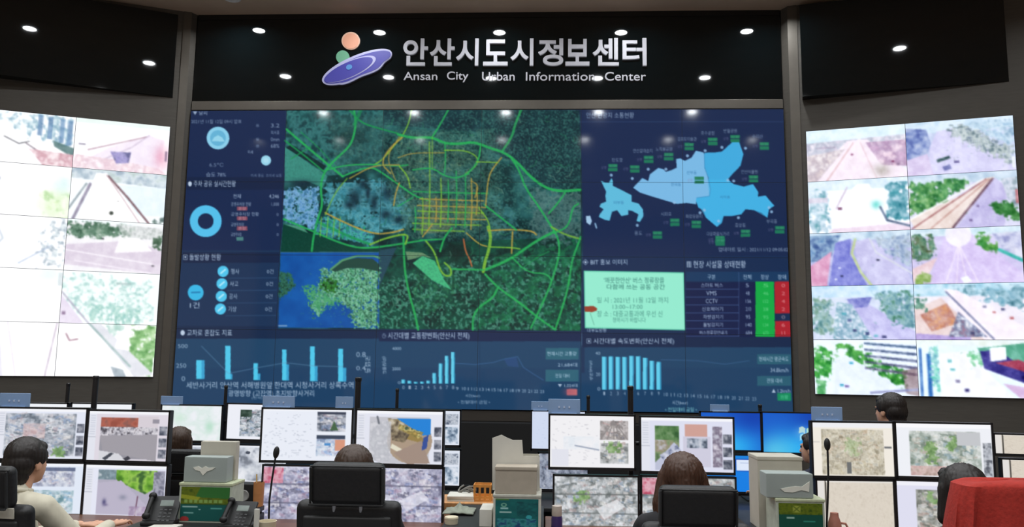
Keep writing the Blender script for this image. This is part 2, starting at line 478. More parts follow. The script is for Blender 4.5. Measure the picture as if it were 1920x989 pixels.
# lower half of the dashboard is a little greener blue
cv.zoom(0, 0, 1)
cv.rect(300, 470, 720, 640, (34, 56, 88)); cv.rect(1085, 480, 1500, 640, (30, 50, 84))
cv.rect(300, 632, 1520, 800, (38, 72, 104)); cv.rect(300, 690, 1520, 800, (34, 66, 100), .6)
cv.rect(300, 612, 712, 636, (30, 48, 78)); cv.rect(712, 616, 1090, 641, (31, 46, 80)); cv.rect(1092, 626, 1500, 652, (29, 46, 78))
cv.rect(345, 474, 527, 494, (30, 44, 74)); cv.rect(350, 333, 535, 357, (28, 42, 72))
# --- left column
cv.zoom(330, 190, 3.41)
cv.text('▼ 날씨', 115, 68, 205, 94, TXT, .75); cv.text('2021년 11월 12일 09시 발표', 105, 122, 425, 148, TXT, .6)
cv.disc((275, 240), 72, (140, 205, 232)); cv.disc((275, 240), 50, (104, 178, 212)); cv.poly([(235, 260), (250, 235), (275, 222), (300, 235), (318, 262)], (150, 210, 232))
cv.disc((580, 382), 32, (150, 208, 230)); cv.disc((580, 382), 17, (180, 225, 240), .6)
for y in (160, 248, 290): cv.text('풍', 515, y - 8, 538, y + 10, TXT, .5)
for y, b in ((160, '3.2'), (205, '북서풍'), (248, '0mm'), (290, '68%')): cv.text(b, 665 - 18 * len(b), y - 12, 665, y + 12, TXT, .6)
cv.text('미세', 465, 318, 498, 340, TXT, .7)
cv.text('6.5℃', 220, 398, 310, 422, TXT, .5); cv.text('습도 78%', 200, 458, 325, 486, TXT, .65)
cv.text('미세 좋음  초미세 보통', 485, 468, 680, 488, TXT, .45)
cv.text('● 주차 공유 실시간현황', 85, 510, 388, 552, TXT, .95)
cv.disc((197, 770), 101, CYAN, inner=50)
cv.text('전체', 372, 598, 420, 626, TXT, .8); cv.text('4,246', 600, 600, 662, 628, TXT, .8); cv.text('1,008', 615, 652, 662, 676, TXT, .6)
for y, w in ((662, 485), (725, 535), (792, 440), (855, 425)):
    cv.text('공영주차장 현황'[:max(5, (w - 355) // 15)], 358, y - 12, w, y + 12, TXT, .7)
for y in (690, 752, 816): cv.rect(395, y - 13, 462, y + 13, (150, 84, 100), .85); cv.text('혼잡', 405, y - 10, 452, y + 10, (215, 170, 180), .7)
cv.rect(392, 870, 436, 894, (90, 150, 140), .8)
for y in (728, 792, 855): cv.text('0', 648, y - 9, 660, y + 9, TXT, .6)
# --- incident panel
cv.zoom(320, 460, 2.998)
cv.text('▣ 돌발상황 현황', 78, 50, 288, 88, TXT, .95)
cv.disc((147, 268), 44, (62, 182, 226)); cv.line([(125, 268), (170, 266)], 8, (40, 130, 180)); cv.text('1건', 115, 322, 168, 356, TXT, .9)
for k, (y, x, b) in enumerate(((150, 300, '행사'), (219, 294, '사고'), (289, 290, '공사'), (360, 285, '기상'))):
    cv.disc((x, y), 31, (84, 196, 234)); cv.line([(x - 12, y + 10), (x + 12, y - 10)], 8, (200, 240, 250), .8)
    cv.text(b, x + 44, y - 15, x + 90, y + 15, TXT, .85); cv.text('0건', 545 + (x - 300) * .6, y - 12, 582 + (x - 300) * .6, y + 12, TXT, .75)
    cv.line([(x + 30, y + 38), (600, y + 36)], 3, (54, 84, 120), .8)
cv.text('● 교차로 혼잡도 지표', 62, 476, 350, 512, TXT, .95)
# --- bar chart one
cv.text('500', 48, 558, 102, 580, TXT, .7); cv.text('250', 38, 666, 94, 690, TXT, .7); cv.text('0', 68, 738, 88, 764, TXT, .7)
cv.text('0.8', 1046, 602, 1098, 630, TXT, .7); cv.text('0.4', 1046, 680, 1098, 704, TXT, .7); cv.text('혼잡도', 1096, 622, 1126, 720, TXT, .8, rot=True)
for x0, x1, x2, y0, y1 in ((150, 180, 197, 648, 648), (312, 342, 352, 568, 724), (470, 494, 508, 665, 722), (632, 656, 670, 588, 670), (788, 814, 830, 570, 680), (945, 972, 990, 584, 690)):
    b = 752 + (x0 - 150) * 0.02
    cv.rect(x1 - 6, y1, x2, b, (62, 160, 204)); cv.rect(x0, y0, x1, b, (84, 198, 232))
cv.line([(180, 570), (330, 722), (490, 690), (650, 662), (810, 680), (970, 684)], 4, (110, 150, 185), .45)
cv.text('세반사거리 안산역 서해병원앞 한대역 시청사거리 상록수역', 95, 768, 1030, 806, TXT, .85)
cv.text('광명방향 (고잔역) 초지방향사거리', 330, 815, 810, 856, TXT, .9); cv.text('(현재)', 460, 850, 520, 868, TXT, .6)
# --- satellite map
cv.zoom(520, 190, 2.198)
MAP = [(40, 36), (1245, 40), (1255, 310), (1262, 560), (1250, 948), (8, 936), (15, 625), (28, 500), (34, 300)]
cv.poly(MAP, (22, 62, 66))
cv.speck(MAP, [(12, 42, 46), (20, 58, 62), (34, 84, 86), (52, 110, 112)], 60, 3)
cv.speck([(40, 36), (438, 36), (438, 270), (300, 300), (34, 330)], [(22, 56, 62), (40, 96, 98), (66, 128, 128), (30, 70, 76)], 26, 5, .9)
cv.poly([(440, 36), (838, 36), (838, 130), (440, 100)], (26, 50, 62), .6)
cv.poly([(840, 36), (1245, 40), (1252, 330), (1100, 370), (990, 260), (860, 200)], (20, 46, 56), .75)
cv.speck([(840, 36), (1245, 40), (1252, 330), (1100, 370), (990, 260), (860, 200)], [(70, 130, 120), (50, 96, 96)], 5, 8, .5, thr=.62)
cv.speck([(400, 40), (1245, 40), (1250, 600), (860, 640), (500, 500)], [(80, 140, 128), (60, 110, 104)], 6, 9, .6, thr=.6)
cv.poly([(34, 190), (210, 310), (190, 360), (120, 330), (34, 330)], (66, 146, 132), .9)
cv.poly([(40, 195), (60, 180), (205, 270), (190, 290)], (14, 40, 44), .9)
cv.glow((105, 345), 52, (22, 46, 62), .95, 22)
cv.speck([(34, 365), (175, 355), (170, 480), (150, 530), (30, 490)], [(60, 116, 150), (104, 156, 206), (130, 176, 214), (56, 124, 140)], 12, 11, rag=14)
cv.speck([(195, 330), (430, 320), (560, 420), (530, 530), (420, 545), (300, 500), (195, 450)], [(54, 120, 130), (70, 150, 170), (104, 176, 190), (50, 110, 120)], 16, 12, .9, rag=26)
for c, r, ry in (((320, 400), 34, 46), ((355, 345), 22, 26), ((400, 420), 20, 46), ((300, 430), 26, 18), ((460, 380), 36, 44), ((505, 490), 34, 26), ((375, 380), 14, 40), ((450, 470), 30, 24)):
    cv.glow(c, r, (20, 44, 58), .92, ry)
cv.speck([(200, 470), (400, 540), (400, 600), (150, 545)], [(40, 150, 120), (80, 180, 170), (60, 110, 150), (40, 160, 110)], 10, 14, rag=12)
cv.poly([(28, 508), (150, 548), (330, 606), (420, 606), (420, 622), (18, 622)], (12, 66, 54)); cv.poly([(28, 508), (110, 520), (130, 545)], (90, 160, 130), .8)
cv.poly([(425, 615), (520, 600), (530, 760), (425, 760)], (40, 74, 92))
cv.speck([(500, 590), (1255, 560), (1250, 948), (425, 938), (425, 760)], [(8, 40, 38), (12, 62, 52), (18, 84, 66), (10, 50, 44)], 40, 15, .9)
cv.speck([(430, 745), (820, 640), (1250, 640), (1250, 946), (430, 936)], [(90, 170, 140), (130, 196, 170)], 9, 16, .6, thr=.58)
cv.speck([(900, 640), (1250, 560), (1250, 946), (800, 946)], [(30, 130, 80), (20, 100, 70)], 22, 17, .6, thr=.45)
cv.speck([(560, 700), (700, 640), (760, 800), (560, 920)], [(70, 150, 100), (24, 90, 60)], 14, 18, .5, thr=.5)
cv.poly([(560, 670), (600, 640), (650, 660), (690, 740), (720, 780), (640, 740)], (72, 184, 130)); cv.poly([(530, 620), (600, 625), (640, 650), (600, 640), (540, 660)], (130, 160, 120), .8)
cv.poly([(530, 660), (570, 650), (550, 690)], (14, 44, 46))
for c, r, ry in (((830, 380), 24, 60), ((755, 245), 56, 34), ((700, 340), 34, 22), ((740, 620), 60, 55), ((860, 300), 18, 40), ((560, 260), 34, 30), ((460, 215), 26, 30), ((300, 150), 70, 50)):
    cv.glow(c, r, (14, 34, 34), .8, ry)
cv.speck([(500, 180), (780, 160), (840, 520), (560, 540), (500, 340)], [(150, 150, 110), (70, 120, 96), (34, 66, 60), (120, 150, 130)], 14, 20, .6, thr=.4, rag=20)
cv.speck([(500, 120), (900, 120), (940, 560), (540, 570), (440, 300)], [(20, 44, 44), (110, 150, 130), (60, 110, 100), (16, 40, 40)], 9, 61, .45, rag=20)
cv.poly([(600, 405), (700, 400), (720, 540), (590, 550)], (166, 142, 92), .28); cv.poly([(720, 420), (830, 430), (860, 480), (730, 490)], (150, 140, 80), .4)
cv.speck([(880, 380), (980, 450), (1000, 560), (900, 540)], [(60, 120, 130), (90, 150, 150)], 9, 21, .5, thr=.4, rag=14)
cv.speck([(1040, 360), (1250, 380), (1250, 560), (1100, 600), (1040, 520)], [(70, 100, 104), (110, 140, 136), (50, 84, 86)], 12, 62, .6, rag=30)
cv.speck([(200, 60), (440, 60), (480, 260), (260, 300)], [(90, 130, 120), (40, 80, 80), (60, 110, 110)], 10, 63, .5, rag=20)
_rs = random.Random(77)
for _ in range(150):      # fine street texture
    x, y = _rs.uniform(440, 1240), _rs.uniform(60, 930); a = _rs.choice([0.3, 1.2, 1.9, 2.7]); l = _rs.uniform(12, 45)
    cv.line([(x, y), (x + l * math.cos(a) * .6, y + l * math.sin(a) * .6), (x + l * math.cos(a + .4), y + l * math.sin(a + .4))], 2.5, _rs.choice([(90, 150, 130), (60, 150, 100), (130, 160, 140), (40, 130, 90)]), .55)
G, G2, YG, OR, RD = (44, 176, 92), (30, 150, 84), (130, 186, 62), (188, 156, 72), (190, 104, 64)
def road(pts, w, c, al=.92):
    p = np.array(pts, float)
    for _ in range(2):
        if len(p) > 2:
            q = np.empty((2 * len(p) - 2, 2)); q[0::2] = .75 * p[:-1] + .25 * p[1:]; q[1::2] = .25 * p[:-1] + .75 * p[1:]; p = np.vstack([p[:1], q, p[-1:]])
    cv.line([tuple(v) for v in p], w, c, al)
road([(40, 118), (130, 195), (210, 262), (272, 312)], 8, G); road([(34, 165), (110, 222), (192, 290)], 6, G2); road([(100, 130), (180, 200), (240, 270)], 4, G2, .7); road([(60, 240), (140, 190)], 4, G2)
road([(318, 40), (326, 90), (318, 145), (300, 190), (232, 250), (192, 300), (180, 360), (190, 430), (168, 490), (152, 560), (145, 618)], 8, G)
road([(300, 40), (345, 90), (400, 110), (500, 136)], 6, G2); road([(345, 40), (320, 100)], 14, G2, .6)
road([(555, 40), (545, 90), (522, 140), (488, 180), (440, 240), (400, 265)], 5, YG); road([(520, 150), (460, 200), (430, 260), (470, 300)], 6, OR, .8); road([(505, 150), (450, 230), (490, 330)], 4, OR, .7)
road([(705, 40), (672, 100), (640, 150)], 6, G); road([(1005, 40), (980, 100), (968, 150), (930, 205)], 9, G, .75)
road([(192, 290), (280, 265), (400, 262), (500, 270), (540, 265)], 5, G); road([(500, 140), (560, 155), (640, 150), (690, 178), (760, 178), (810, 170), (890, 200), (940, 215), (990, 255), (1040, 310), (1100, 358), (1160, 375), (1250, 368)], 10, G)
road([(960, 230), (1000, 290), (1022, 360), (1080, 440), (1130, 520), (1160, 570), (1162, 640), (1132, 740), (1100, 820), (1045, 935)], 7, G)
road([(1130, 520), (1180, 550), (1250, 570)], 7, YG, .8); road([(1250, 560), (1212, 660), (1200, 760), (1175, 850), (1145, 940)], 7, G); road([(1240, 425), (1215, 440), (1200, 520), (1140, 545)], 6, G)
road([(850, 700), (950, 660), (1020, 610), (1080, 570), (1140, 540)], 10, G); road([(858, 715), (910, 770), (1000, 832), (1070, 890), (1145, 942)], 8, G); road([(910, 770), (890, 812), (830, 850), (806, 890), (806, 942)], 8, G)
road([(522, 560), (526, 700), (546, 800), (570, 880), (582, 942)], 8, G); road([(600, 575), (520, 588), (420, 603), (340, 608), (250, 582), (160, 542), (30, 488)], 7, G); road([(170, 500), (300, 560), (380, 590)], 10, G2, .8)
for x in (185, 212, 238, 262): road([(x, 480), (x - 6, 560)], 4, YG, .7)
road([(200, 462), (300, 512), (400, 550), (470, 545), (522, 530)], 6, OR); road([(384, 592), (450, 565), (545, 545), (530, 590)], 7, YG)
road([(270, 312), (380, 268), (440, 300), (500, 345), (570, 395), (620, 410)], 6, G); road([(300, 320), (400, 265), (505, 265)], 5, OR, .8); road([(505, 340), (490, 380), (482, 432)], 5, OR); road([(560, 400), (500, 435)], 4, G)
road([(200, 470), (240, 380), (290, 320)], 5, YG, .7)
for y, x0, x1, c in ((375, 560, 870, G), (405, 590, 850, OR), (432, 580, 860, OR), (455, 580, 850, YG), (482, 570, 860, OR), (505, 560, 840, YG), (530, 560, 770, YG)): road([(x0, y), ((x0 + x1) / 2, y + 5), (x1, y + 8)], 5, c, .8)
for x, y0, y1, c in ((570, 440, 540, G), (600, 400, 550, YG), (628, 170, 520, YG), (655, 400, 500, OR), (675, 320, 520, YG), (705, 330, 500, G), (738, 290, 520, G), (775, 300, 520, G), (800, 320, 530, OR), (822, 360, 470, OR), (692, 180, 300, G)): road([(x, y0), (x + 3, (y0 + y1) / 2), (x - 2, y1)], 5, c, .8)
road([(500, 235), (560, 215), (690, 215)], 4, OR, .7); road([(505, 270), (540, 310), (550, 360)], 5, YG); road([(560, 285), (640, 275), (690, 310), (740, 320), (790, 300)], 5, G); road([(690, 205), (780, 205), (830, 235), (820, 270), (780, 300)], 5, YG, .8); road([(640, 150), (640, 280)], 4, YG, .6)
road([(870, 520), (882, 560), (872, 620), (858, 660), (850, 705)], 12, YG); road([(768, 570), (776, 620), (792, 650), (802, 682)], 6, RD); road([(780, 545), (830, 590), (865, 600)], 5, OR)
road([(870, 535), (960, 530), (1050, 536), (1068, 552)], 6, OR, .9); road([(970, 540), (966, 628)], 6, OR); road([(880, 602), (970, 605), (1000, 610)], 5, YG)
road([(830, 440), (870, 490), (880, 540)], 5, YG); road([(855, 430), (920, 480), (985, 532)], 6, G); road([(840, 180), (828, 255), (782, 302)], 6, G); road([(925, 235), (880, 290), (868, 340), (860, 432)], 5, OR); road([(820, 252), (912, 255)], 4, YG); road([(800, 330), (830, 350), (815, 400)], 5, OR, .8)
road([(1185, 380), (1150, 430), (1118, 465)], 6, G); road([(970, 648), (1030, 708), (1110, 712), (1130, 740)], 5, G); road([(1010, 690), (1080, 640), (1120, 620)], 3, G2)
road([(600, 560), (640, 510)], 5, OR); road([(612, 575), (650, 622), (668, 690), (690, 722), (718, 722), (716, 690), (690, 668)], 7, YG); road([(722, 694), (850, 697)], 6, G); road([(672, 620), (690, 560), (720, 525)], 7, G); road([(590, 575), (680, 570)], 6, G)
cv.speck(MAP, [(60, 120, 110), (20, 60, 60)], 4, 31, .25, thr=.55)
# inset coast map
INS = [(17, 625), (422, 625), (422, 936), (8, 934)]
cv.poly(INS, (22, 88, 162)); cv.speck(INS, [(18, 76, 150), (26, 96, 172)], 60, 22, .7)
cv.speck([(222, 695), (290, 660), (422, 690), (422, 936), (318, 936), (300, 860), (240, 820), (160, 890), (130, 840), (160, 800), (185, 720), (160, 690)], [(50, 120, 84), (96, 170, 132), (140, 196, 170), (30, 84, 60), (110, 176, 140)], 9, 23, rag=14)
cv.speck([(100, 760), (150, 760), (190, 790), (270, 820), (180, 880), (140, 840)], [(90, 170, 120), (60, 140, 100)], 8, 24, 1, thr=.3, rag=14)
cv.speck([(10, 700), (60, 710), (78, 760), (40, 800), (10, 820)], [(20, 50, 40), (60, 120, 100), (30, 70, 60)], 7, 25, rag=8)
cv.poly([(222, 696), (270, 660), (330, 648), (395, 652), (422, 675), (422, 704), (350, 690), (290, 690), (240, 705)], (38, 74, 66)); cv.line([(222, 696), (270, 658), (330, 640), (400, 640), (422, 648)], 8, (90, 150, 110))
cv.speck([(180, 730), (260, 740), (240, 790), (185, 780)], [(30, 80, 40), (60, 140, 60), (20, 50, 30)], 8, 26, rag=14)
cv.poly([(17, 622), (422, 622), (422, 626), (17, 626)], (90, 130, 170), .5)
cv.line([(10, 926), (42, 926)], 5, (170, 190, 210), .7)
cv.text('◷ 시간대별 교통량변화(안산시 전체)', 435, 954, 792, 986, TXT, .95)
cv.zoom(0, 0, 1); cv.rect(520, 619.5, 712, 636, (30, 48, 78)); cv.rect(1090, 200, 1096, 700, (30, 46, 80), .6)
# --- district map
cv.zoom(1080, 190, 3.19)
cv.line([(20, 128), (1240, 128)], 3, (60, 84, 124), .6)
cv.text('안산 관광지 소통현황', 62, 72, 345, 106, TXT, .7)
cv.poly([(148, 478), (175, 490), (195, 492), (212, 462), (220, 480), (220, 510), (270, 535), (330, 565), (332, 605), (372, 615), (398, 650), (402, 690), (380, 725), (360, 720), (372, 680), (335, 660), (312, 655), (312, 682), (270, 690), (245, 655), (215, 665), (200, 718), (170, 712), (135, 695), (145, 675), (165, 650), (140, 635), (150, 615), (180, 605), (175, 570), (180, 545), (165, 515)], (98, 186, 218))
cv.poly([(340, 522), (395, 462), (430, 480), (440, 440), (490, 402), (520, 410), (535, 425), (570, 415), (600, 400), (595, 350), (620, 345), (650, 360), (690, 340), (715, 300), (760, 310), (770, 330), (765, 400), (785, 450), (800, 530), (795, 570), (720, 580), (715, 620), (660, 612), (600, 618), (540, 600), (440, 570), (380, 550)], (124, 184, 226))
cv.poly([(765, 312), (830, 310), (870, 305), (930, 250), (970, 240), (985, 285), (998, 320), (980, 390), (940, 430), (905, 470), (940, 500), (1000, 515), (1055, 500), (1085, 545), (1085, 575), (1130, 568), (1160, 605), (1182, 628), (1150, 650), (1140, 700), (1105, 670), (1060, 655), (1010, 650), (985, 680), (930, 690), (880, 690), (870, 730), (840, 755), (805, 725), (775, 700), (760, 655), (730, 640), (715, 600), (720, 580), (795, 570), (800, 530), (790, 460), (765, 400)], (70, 170, 220))
cv.poly([(785, 470), (905, 470), (940, 500), (1000, 515), (1055, 500), (1085, 545), (1085, 575), (1130, 568), (1160, 605), (1182, 628), (1150, 650), (1140, 700), (1060, 655), (1010, 650), (985, 680), (880, 690), (840, 755), (775, 700), (715, 600), (720, 580), (795, 570)], (72, 180, 228), .6)
cv.line([(765, 320), (768, 400), (788, 460), (802, 530), (795, 572), (720, 582)], 3, (60, 130, 180), .7)
cv.poly([(60, 690), (85, 688), (95, 720), (85, 745), (62, 728)], (160, 196, 226)); cv.line([(115, 735), (122, 760)], 8, (140, 180, 215))
for x, y in ((535, 410), (430, 410), (770, 300), (665, 330), (870, 280), (905, 475), (585, 610), (765, 655), (740, 670), (850, 720), (968, 700), (1010, 285), (1150, 640), (1165, 665), (940, 480), (210, 445), (335, 465), (365, 745)): cv.disc((x, y), 9, (150, 190, 226), .8)
for nm, x, y, gx, gy in (('탄도항', 215, 355, 220, 400), ('안산갈대습지', 340, 300, 350, 408), ('노적봉공원', 475, 290, 432, 352), ('김홍도미술관', 605, 230, 552, 335), ('호수공원', 745, 195, 675, 275), ('반월공원', 880, 182, 815, 245), ('수리산', 1050, 215, 948, 228), ('', 0, 0, 1122, 272), ('안산식물원', 985, 425, 1058, 468), ('시화호', 505, 678, 588, 728), ('화랑유원지', 655, 692, 718, 740), ('', 780, 795, 858, 830), ('다문화음식거리', 780, 796, 860, 845), ('풍도', 348, 792, 485, 802), ('중앙동', 948, 745, 1010, 792), ('부곡동', 1135, 722, 1214, 772), ('', 0, 0, 735, 475)):
    if nm: cv.text(nm, x, y - 12, x + 12 + 17 * len(nm), y + 12, TXT, .55)
    cv.rect(gx - 28, gy - 22, gx + 28, gy - 2, (36, 120, 92)); cv.rect(gx - 28, gy + 2, gx + 28, gy + 22, (36, 120, 92)); cv.text('원활', gx - 24, gy - 18, gx + 24, gy - 4, (110, 190, 150), .4)
    cv.text('상행', gx - 70, gy - 9, gx - 40, gy + 9, (140, 130, 170), .5)
for b, x in (('대부동', 225), ('원곡동', 565), ('선부동', 660), ('사이동', 858)): cv.text(b, x, {225: 600, 565: 490, 660: 420, 858: 568}[x], x + 60, {225: 620, 565: 512, 660: 440, 858: 586}[x], (50, 110, 160), .7)
cv.text('업데이트 일시 : 2021/11/12 09:05:02', 850, 876, 1265, 902, TXT, .65)
cv.text('◈ BIT 홍보 이미지', 40, 948, 305, 984, TXT, .95)
# --- notice, table, speed chart
cv.zoom(1080, 470, 3.09)
cv.line([(32, 190), (32, 560)], 2, (90, 120, 150), .4)
cv.text('▦ 현장 시설물 상태현황', 640, 62, 980, 104, TXT, .95)
cv.poly([(48, 122), (620, 132), (628, 460), (54, 448)], (150, 232, 206)); cv.line([(48, 122), (620, 132), (628, 460), (54, 448), (48, 122)], 5, (100, 200, 170))
for b, x0, y0, x1, y1, al in (("'깨끗한안산' 버스 정류장을", 162, 158, 508, 192, .8), ('다함께 쓰는 공동 공간', 178, 198, 512, 228, .85), ('일 시 : 2021년 11월 12일 까지', 122, 272, 530, 306, .6), ('13:00~17:00', 212, 316, 384, 340, .6), ('장 소 : 대중교통과에 우선 신', 122, 350, 498, 386, .6), ('청하시기 바랍니다', 212, 388, 402, 418, .6)): cv.text(b, x0, y0, x1, y1, (52, 110, 104), al)
cv.poly([(48, 326), (100, 322), (122, 336), (120, 350), (95, 358), (52, 356)], (150, 70, 50)); cv.line([(82, 362), (105, 432)], 2, (80, 140, 120), .8)
cv.text('대부도방향', 66, 452, 176, 474, TXT, .9)
cv.rect(636, 126, 1250, 182, (30, 62, 98)); cv.rect(636, 186, 1040, 505, (27, 38, 76))
for i in range(7):
    y = 204 + i * 45.5
    cv.line([(636, y + 22), (940, y + 22)], 3, (80, 104, 150), .8)
    cv.text(('스마트 버스', 'VMS', 'CCTV', '신호제어기', '차량검지기', '돌발감지기', '버스정류장안내기')[i], *((722, 752, 750, 728, 735, 735, 714)[i], y - 13, (848, 812, 818, 848, 848, 848, 872)[i], y + 12), TXT, .85)
    cv.text(('5', '48', '156', '210', '95', '140', '684')[i], 980, y - 11, (998, 1002, 1010, 1010, 1006, 1014, 1016)[i], y + 11, TXT, .75)
    cv.rect(1036, y - 22, 1142 + i, y + 25, (24, 168, 74)); cv.text(('5', '46', '152', '208', '95', '134', '673')[i], 1080, y - 9, 1110, y + 11, (150, 220, 160), .6)
    if i != 4: cv.rect(1146 + i * .6, y - 22, 1250, y + 25, (172, 40, 52)); 
    cv.text(('0', '2', '4', '2', '0', '6', '11')[i], 1186, y - 9, 1206, y + 11, (235, 190, 190), .6)
    cv.line([(1146, y + 24), (1250, y + 24)], 2, (120, 40, 60), .6)
for b, x0, x1 in (('구분', 760, 805), ('전체', 965, 1012), ('정상', 1066, 1112), ('장애', 1164, 1212)): cv.text(b, x0, 142, x1, 170, TXT, .85)
cv.line([(940, 128), (940, 500)], 2, (80, 104, 150), .8)
cv.text('▣ 시간대별 속도변화(안산시 전체)', 62, 510, 565, 548, TXT, .95)
cv.text('40', 112, 588, 140, 606, TXT, .7); cv.text('20', 116, 708, 140, 728, TXT, .7); cv.text('0', 124, 792, 140, 812, TXT, .7); cv.text('속도(km/h)', 74, 640, 98, 752, TXT, .8, rot=True)
for i in range(9):
    x = 150 + i * 39.2; y = 616 + (0, 0, 2, 2, -4, -2, 8, 24, 30)[i]
    cv.rect(x, y, x + 28, 806, (54, 140, 180)); cv.rect(x, y, x + 20, 806, (100, 204, 234))
    cv.text(str(i + 1), x + 8, 818, x + 18, 838, TXT, .7)
for i in range(14): cv.text(str(i + 10), 507 + i * 39.2, 824 + i * 2, 530 + i * 39.2, 844 + i * 2, TXT, .65)
cv.line([(490, 634), (560, 636), (700, 640), (860, 660), (1000, 640)], 3, (90, 130, 180), .4)
cv.text('시간(hour)', 555, 870, 645, 896, TXT, .85); cv.text('◂ 전일대비 금일 ▸', 512, 908, 700, 934, (150, 220, 220), .8)
for y0, y1 in ((602, 660), (728, 784)): cv.rect(1046, y0, 1240, y1, (48, 96, 116))
cv.text('현재시간 평균속도', 1056, 616, 1226, 644, TXT, .85); cv.text('34.8km/h', 1122, 682, 1226, 706, TXT, .8); cv.text('전일 대비', 1102, 742, 1190, 768, TXT, .85); cv.text('▲ 1.2km/h', 1130, 802, 1236, 824, TXT, .85)
cv.rect(1162, 826, 1240, 870, (26, 140, 96)); cv.text('원활', 1180, 838, 1224, 860, (120, 210, 170), .7)
# --- traffic volume chart
cv.zoom(700, 610, 4.8)
cv.line([(960, 60), (960, 800)], 2, (24, 50, 84), .8); cv.line([(1875, 70), (1875, 180)], 4, (120, 150, 180), .5)
cv.text('4000', 175, 200, 255, 226, TXT, .8); cv.text('2000', 175, 382, 250, 408, TXT, .8); cv.text('교통량(대)', 82, 285, 122, 440, TXT, .85, rot=True); cv.text('0', 225, 506, 250, 530, TXT, .7)
for i, y in enumerate((492, 502, 510, 510, 500, 432, 346, 278, 246)):
    x = 258 + i * 55.5
    cv.rect(x, y, x + 34, 526, (54, 150, 186)); cv.rect(x, y, x + 24, 526, (104, 206, 234)); cv.text(str(i), x + 8, 545, x + 28, 576, TXT, .7)
for i in range(15): cv.text(str(9 + i), 745 + i * 54, 556 + i * 2, (768 if i == 0 else 780) + i * 54, 584 + i * 2, TXT, .75)
cv.line([(740, 345), (920, 356), (1080, 338), (1190, 305), (1300, 285), (1350, 380), (1440, 440), (1530, 495)], 4, (80, 124, 180), .6); cv.poly([(1180, 310), (1290, 290), (1310, 380), (1210, 370)], (60, 90, 160), .3)
cv.text('시간(hour)', 830, 622, 962, 652, TXT, .85); cv.text('◂ 전일대비 금일 ▸', 760, 676, 1055, 708, TXT, .7)
for y0, y1 in ((208, 312), (402, 508)): cv.rect(1550, y0, 1846, y1, (52, 104, 122), .9)
cv.text('현재시간 교통량', 1564, 240, 1826, 278, TXT, .85); cv.text('21,684대', 1660, 340, 1832, 378, TXT, .85); cv.text('전일 대비', 1636, 438, 1764, 474, TXT, .85); cv.text('▼ 1,024대', 1660, 528, 1834, 560, TXT, .85)
cv.rect(1740, 575, 1832, 630, (190, 110, 116)); cv.glow((1760, 600), 60, (160, 90, 110), .5, 40)
IMG_C = np.clip(blur(cv.down(2), 1) * 1.05 - 0.036, 0, 1)

vw = thing('video_wall', 'huge blue dashboard video wall with a satellite road map, charts and district map', 'video wall', ((XL + XR) / 2, D, ZB))
dx, dz = (XR - XL) / 6, (ZT - ZB) / 4
vwl = np.array([(XL + XR) / 2, D, ZB])
gap = 0.0022
for j in range(4):
    for i in range(6):
        o = np.array([XL + i * dx + gap, D - 0.03, ZT - j * dz - gap]) - vwl
        img = IMG_C[j * CH:(j + 1) * CH, i * CW:(i + 1) * CW]
        screen('display_panel', M_CUBE, o, (dx - 2 * gap, 0, 0), (0, 0, -(dz - 2 * gap)), img, vw)
slab(XL - vwl[0], XR - vwl[0], 0, ZT - ZB, -0.0285, 0.06, 0.0).build('backing_frame', mat('dark_seam', (0.02, 0.028, 0.04), 0.6), vw)

# ------------------------------------------------------------------ side video walls (traffic camera pictures)
def cell(bg): return Cv(208, 112, bg)
WH = (250, 250, 253)
def trees(c, pts, seed, cols=((70, 130, 90), (110, 170, 120), (150, 200, 160)), cell_=.06, al=.95, thr=None): c.speck(pts, cols, cell_ * .7, seed, al, thr, rag=.035)
def sky(c, y, col=(214, 228, 240)): c.rect(0, 0, 1, y, col); c.speck([(0, 0), (1, 0), (1, y), (0, y)], [col, (240, 244, 248), col], .15, 3, .6)
def cars(c, pts, cols=((90, 90, 120), (120, 110, 140), (240, 240, 245)), sz=.02):
    for k, (x, y) in enumerate(pts): c.rect(x, y, x + sz * 1.3, y + sz * 1.6, cols[k % len(cols)], .85)
def L00():
    c = cell(WH); c.speck([(0, 0), (1, 0), (1, .3), (0, .3)], [(250, 250, 253), (225, 238, 244)], .2, 1)
    trees(c, [(.15, .12), (.5, .0), (.98, .0), (.98, .7), (.6, .42), (.4, .36)], 2, ((110, 160, 190), (160, 200, 215), (200, 225, 235)), .07, .9, .32)
    for x in (.62, .72, .84, .92): c.rect(x, .02 + (x - .6) * .2, x + .05, .42 + (x - .6) * .5, (80, 130, 185), .75)
    c.poly([(.78, .5), (1, .62), (1, .8), (.8, .62)], (60, 110, 110), .8)
    c.line([(.3, .5), (.45, .62), (.55, .56)], .008, (90, 90, 100)); c.line([(.52, .6), (.8, .9)], .01, (90, 70, 90), .8)
    c.speck([(.55, .7), (1, .75), (1, 1), (.7, 1)], [(240, 200, 210), (210, 150, 165), (245, 225, 230)], .07, 4); return c
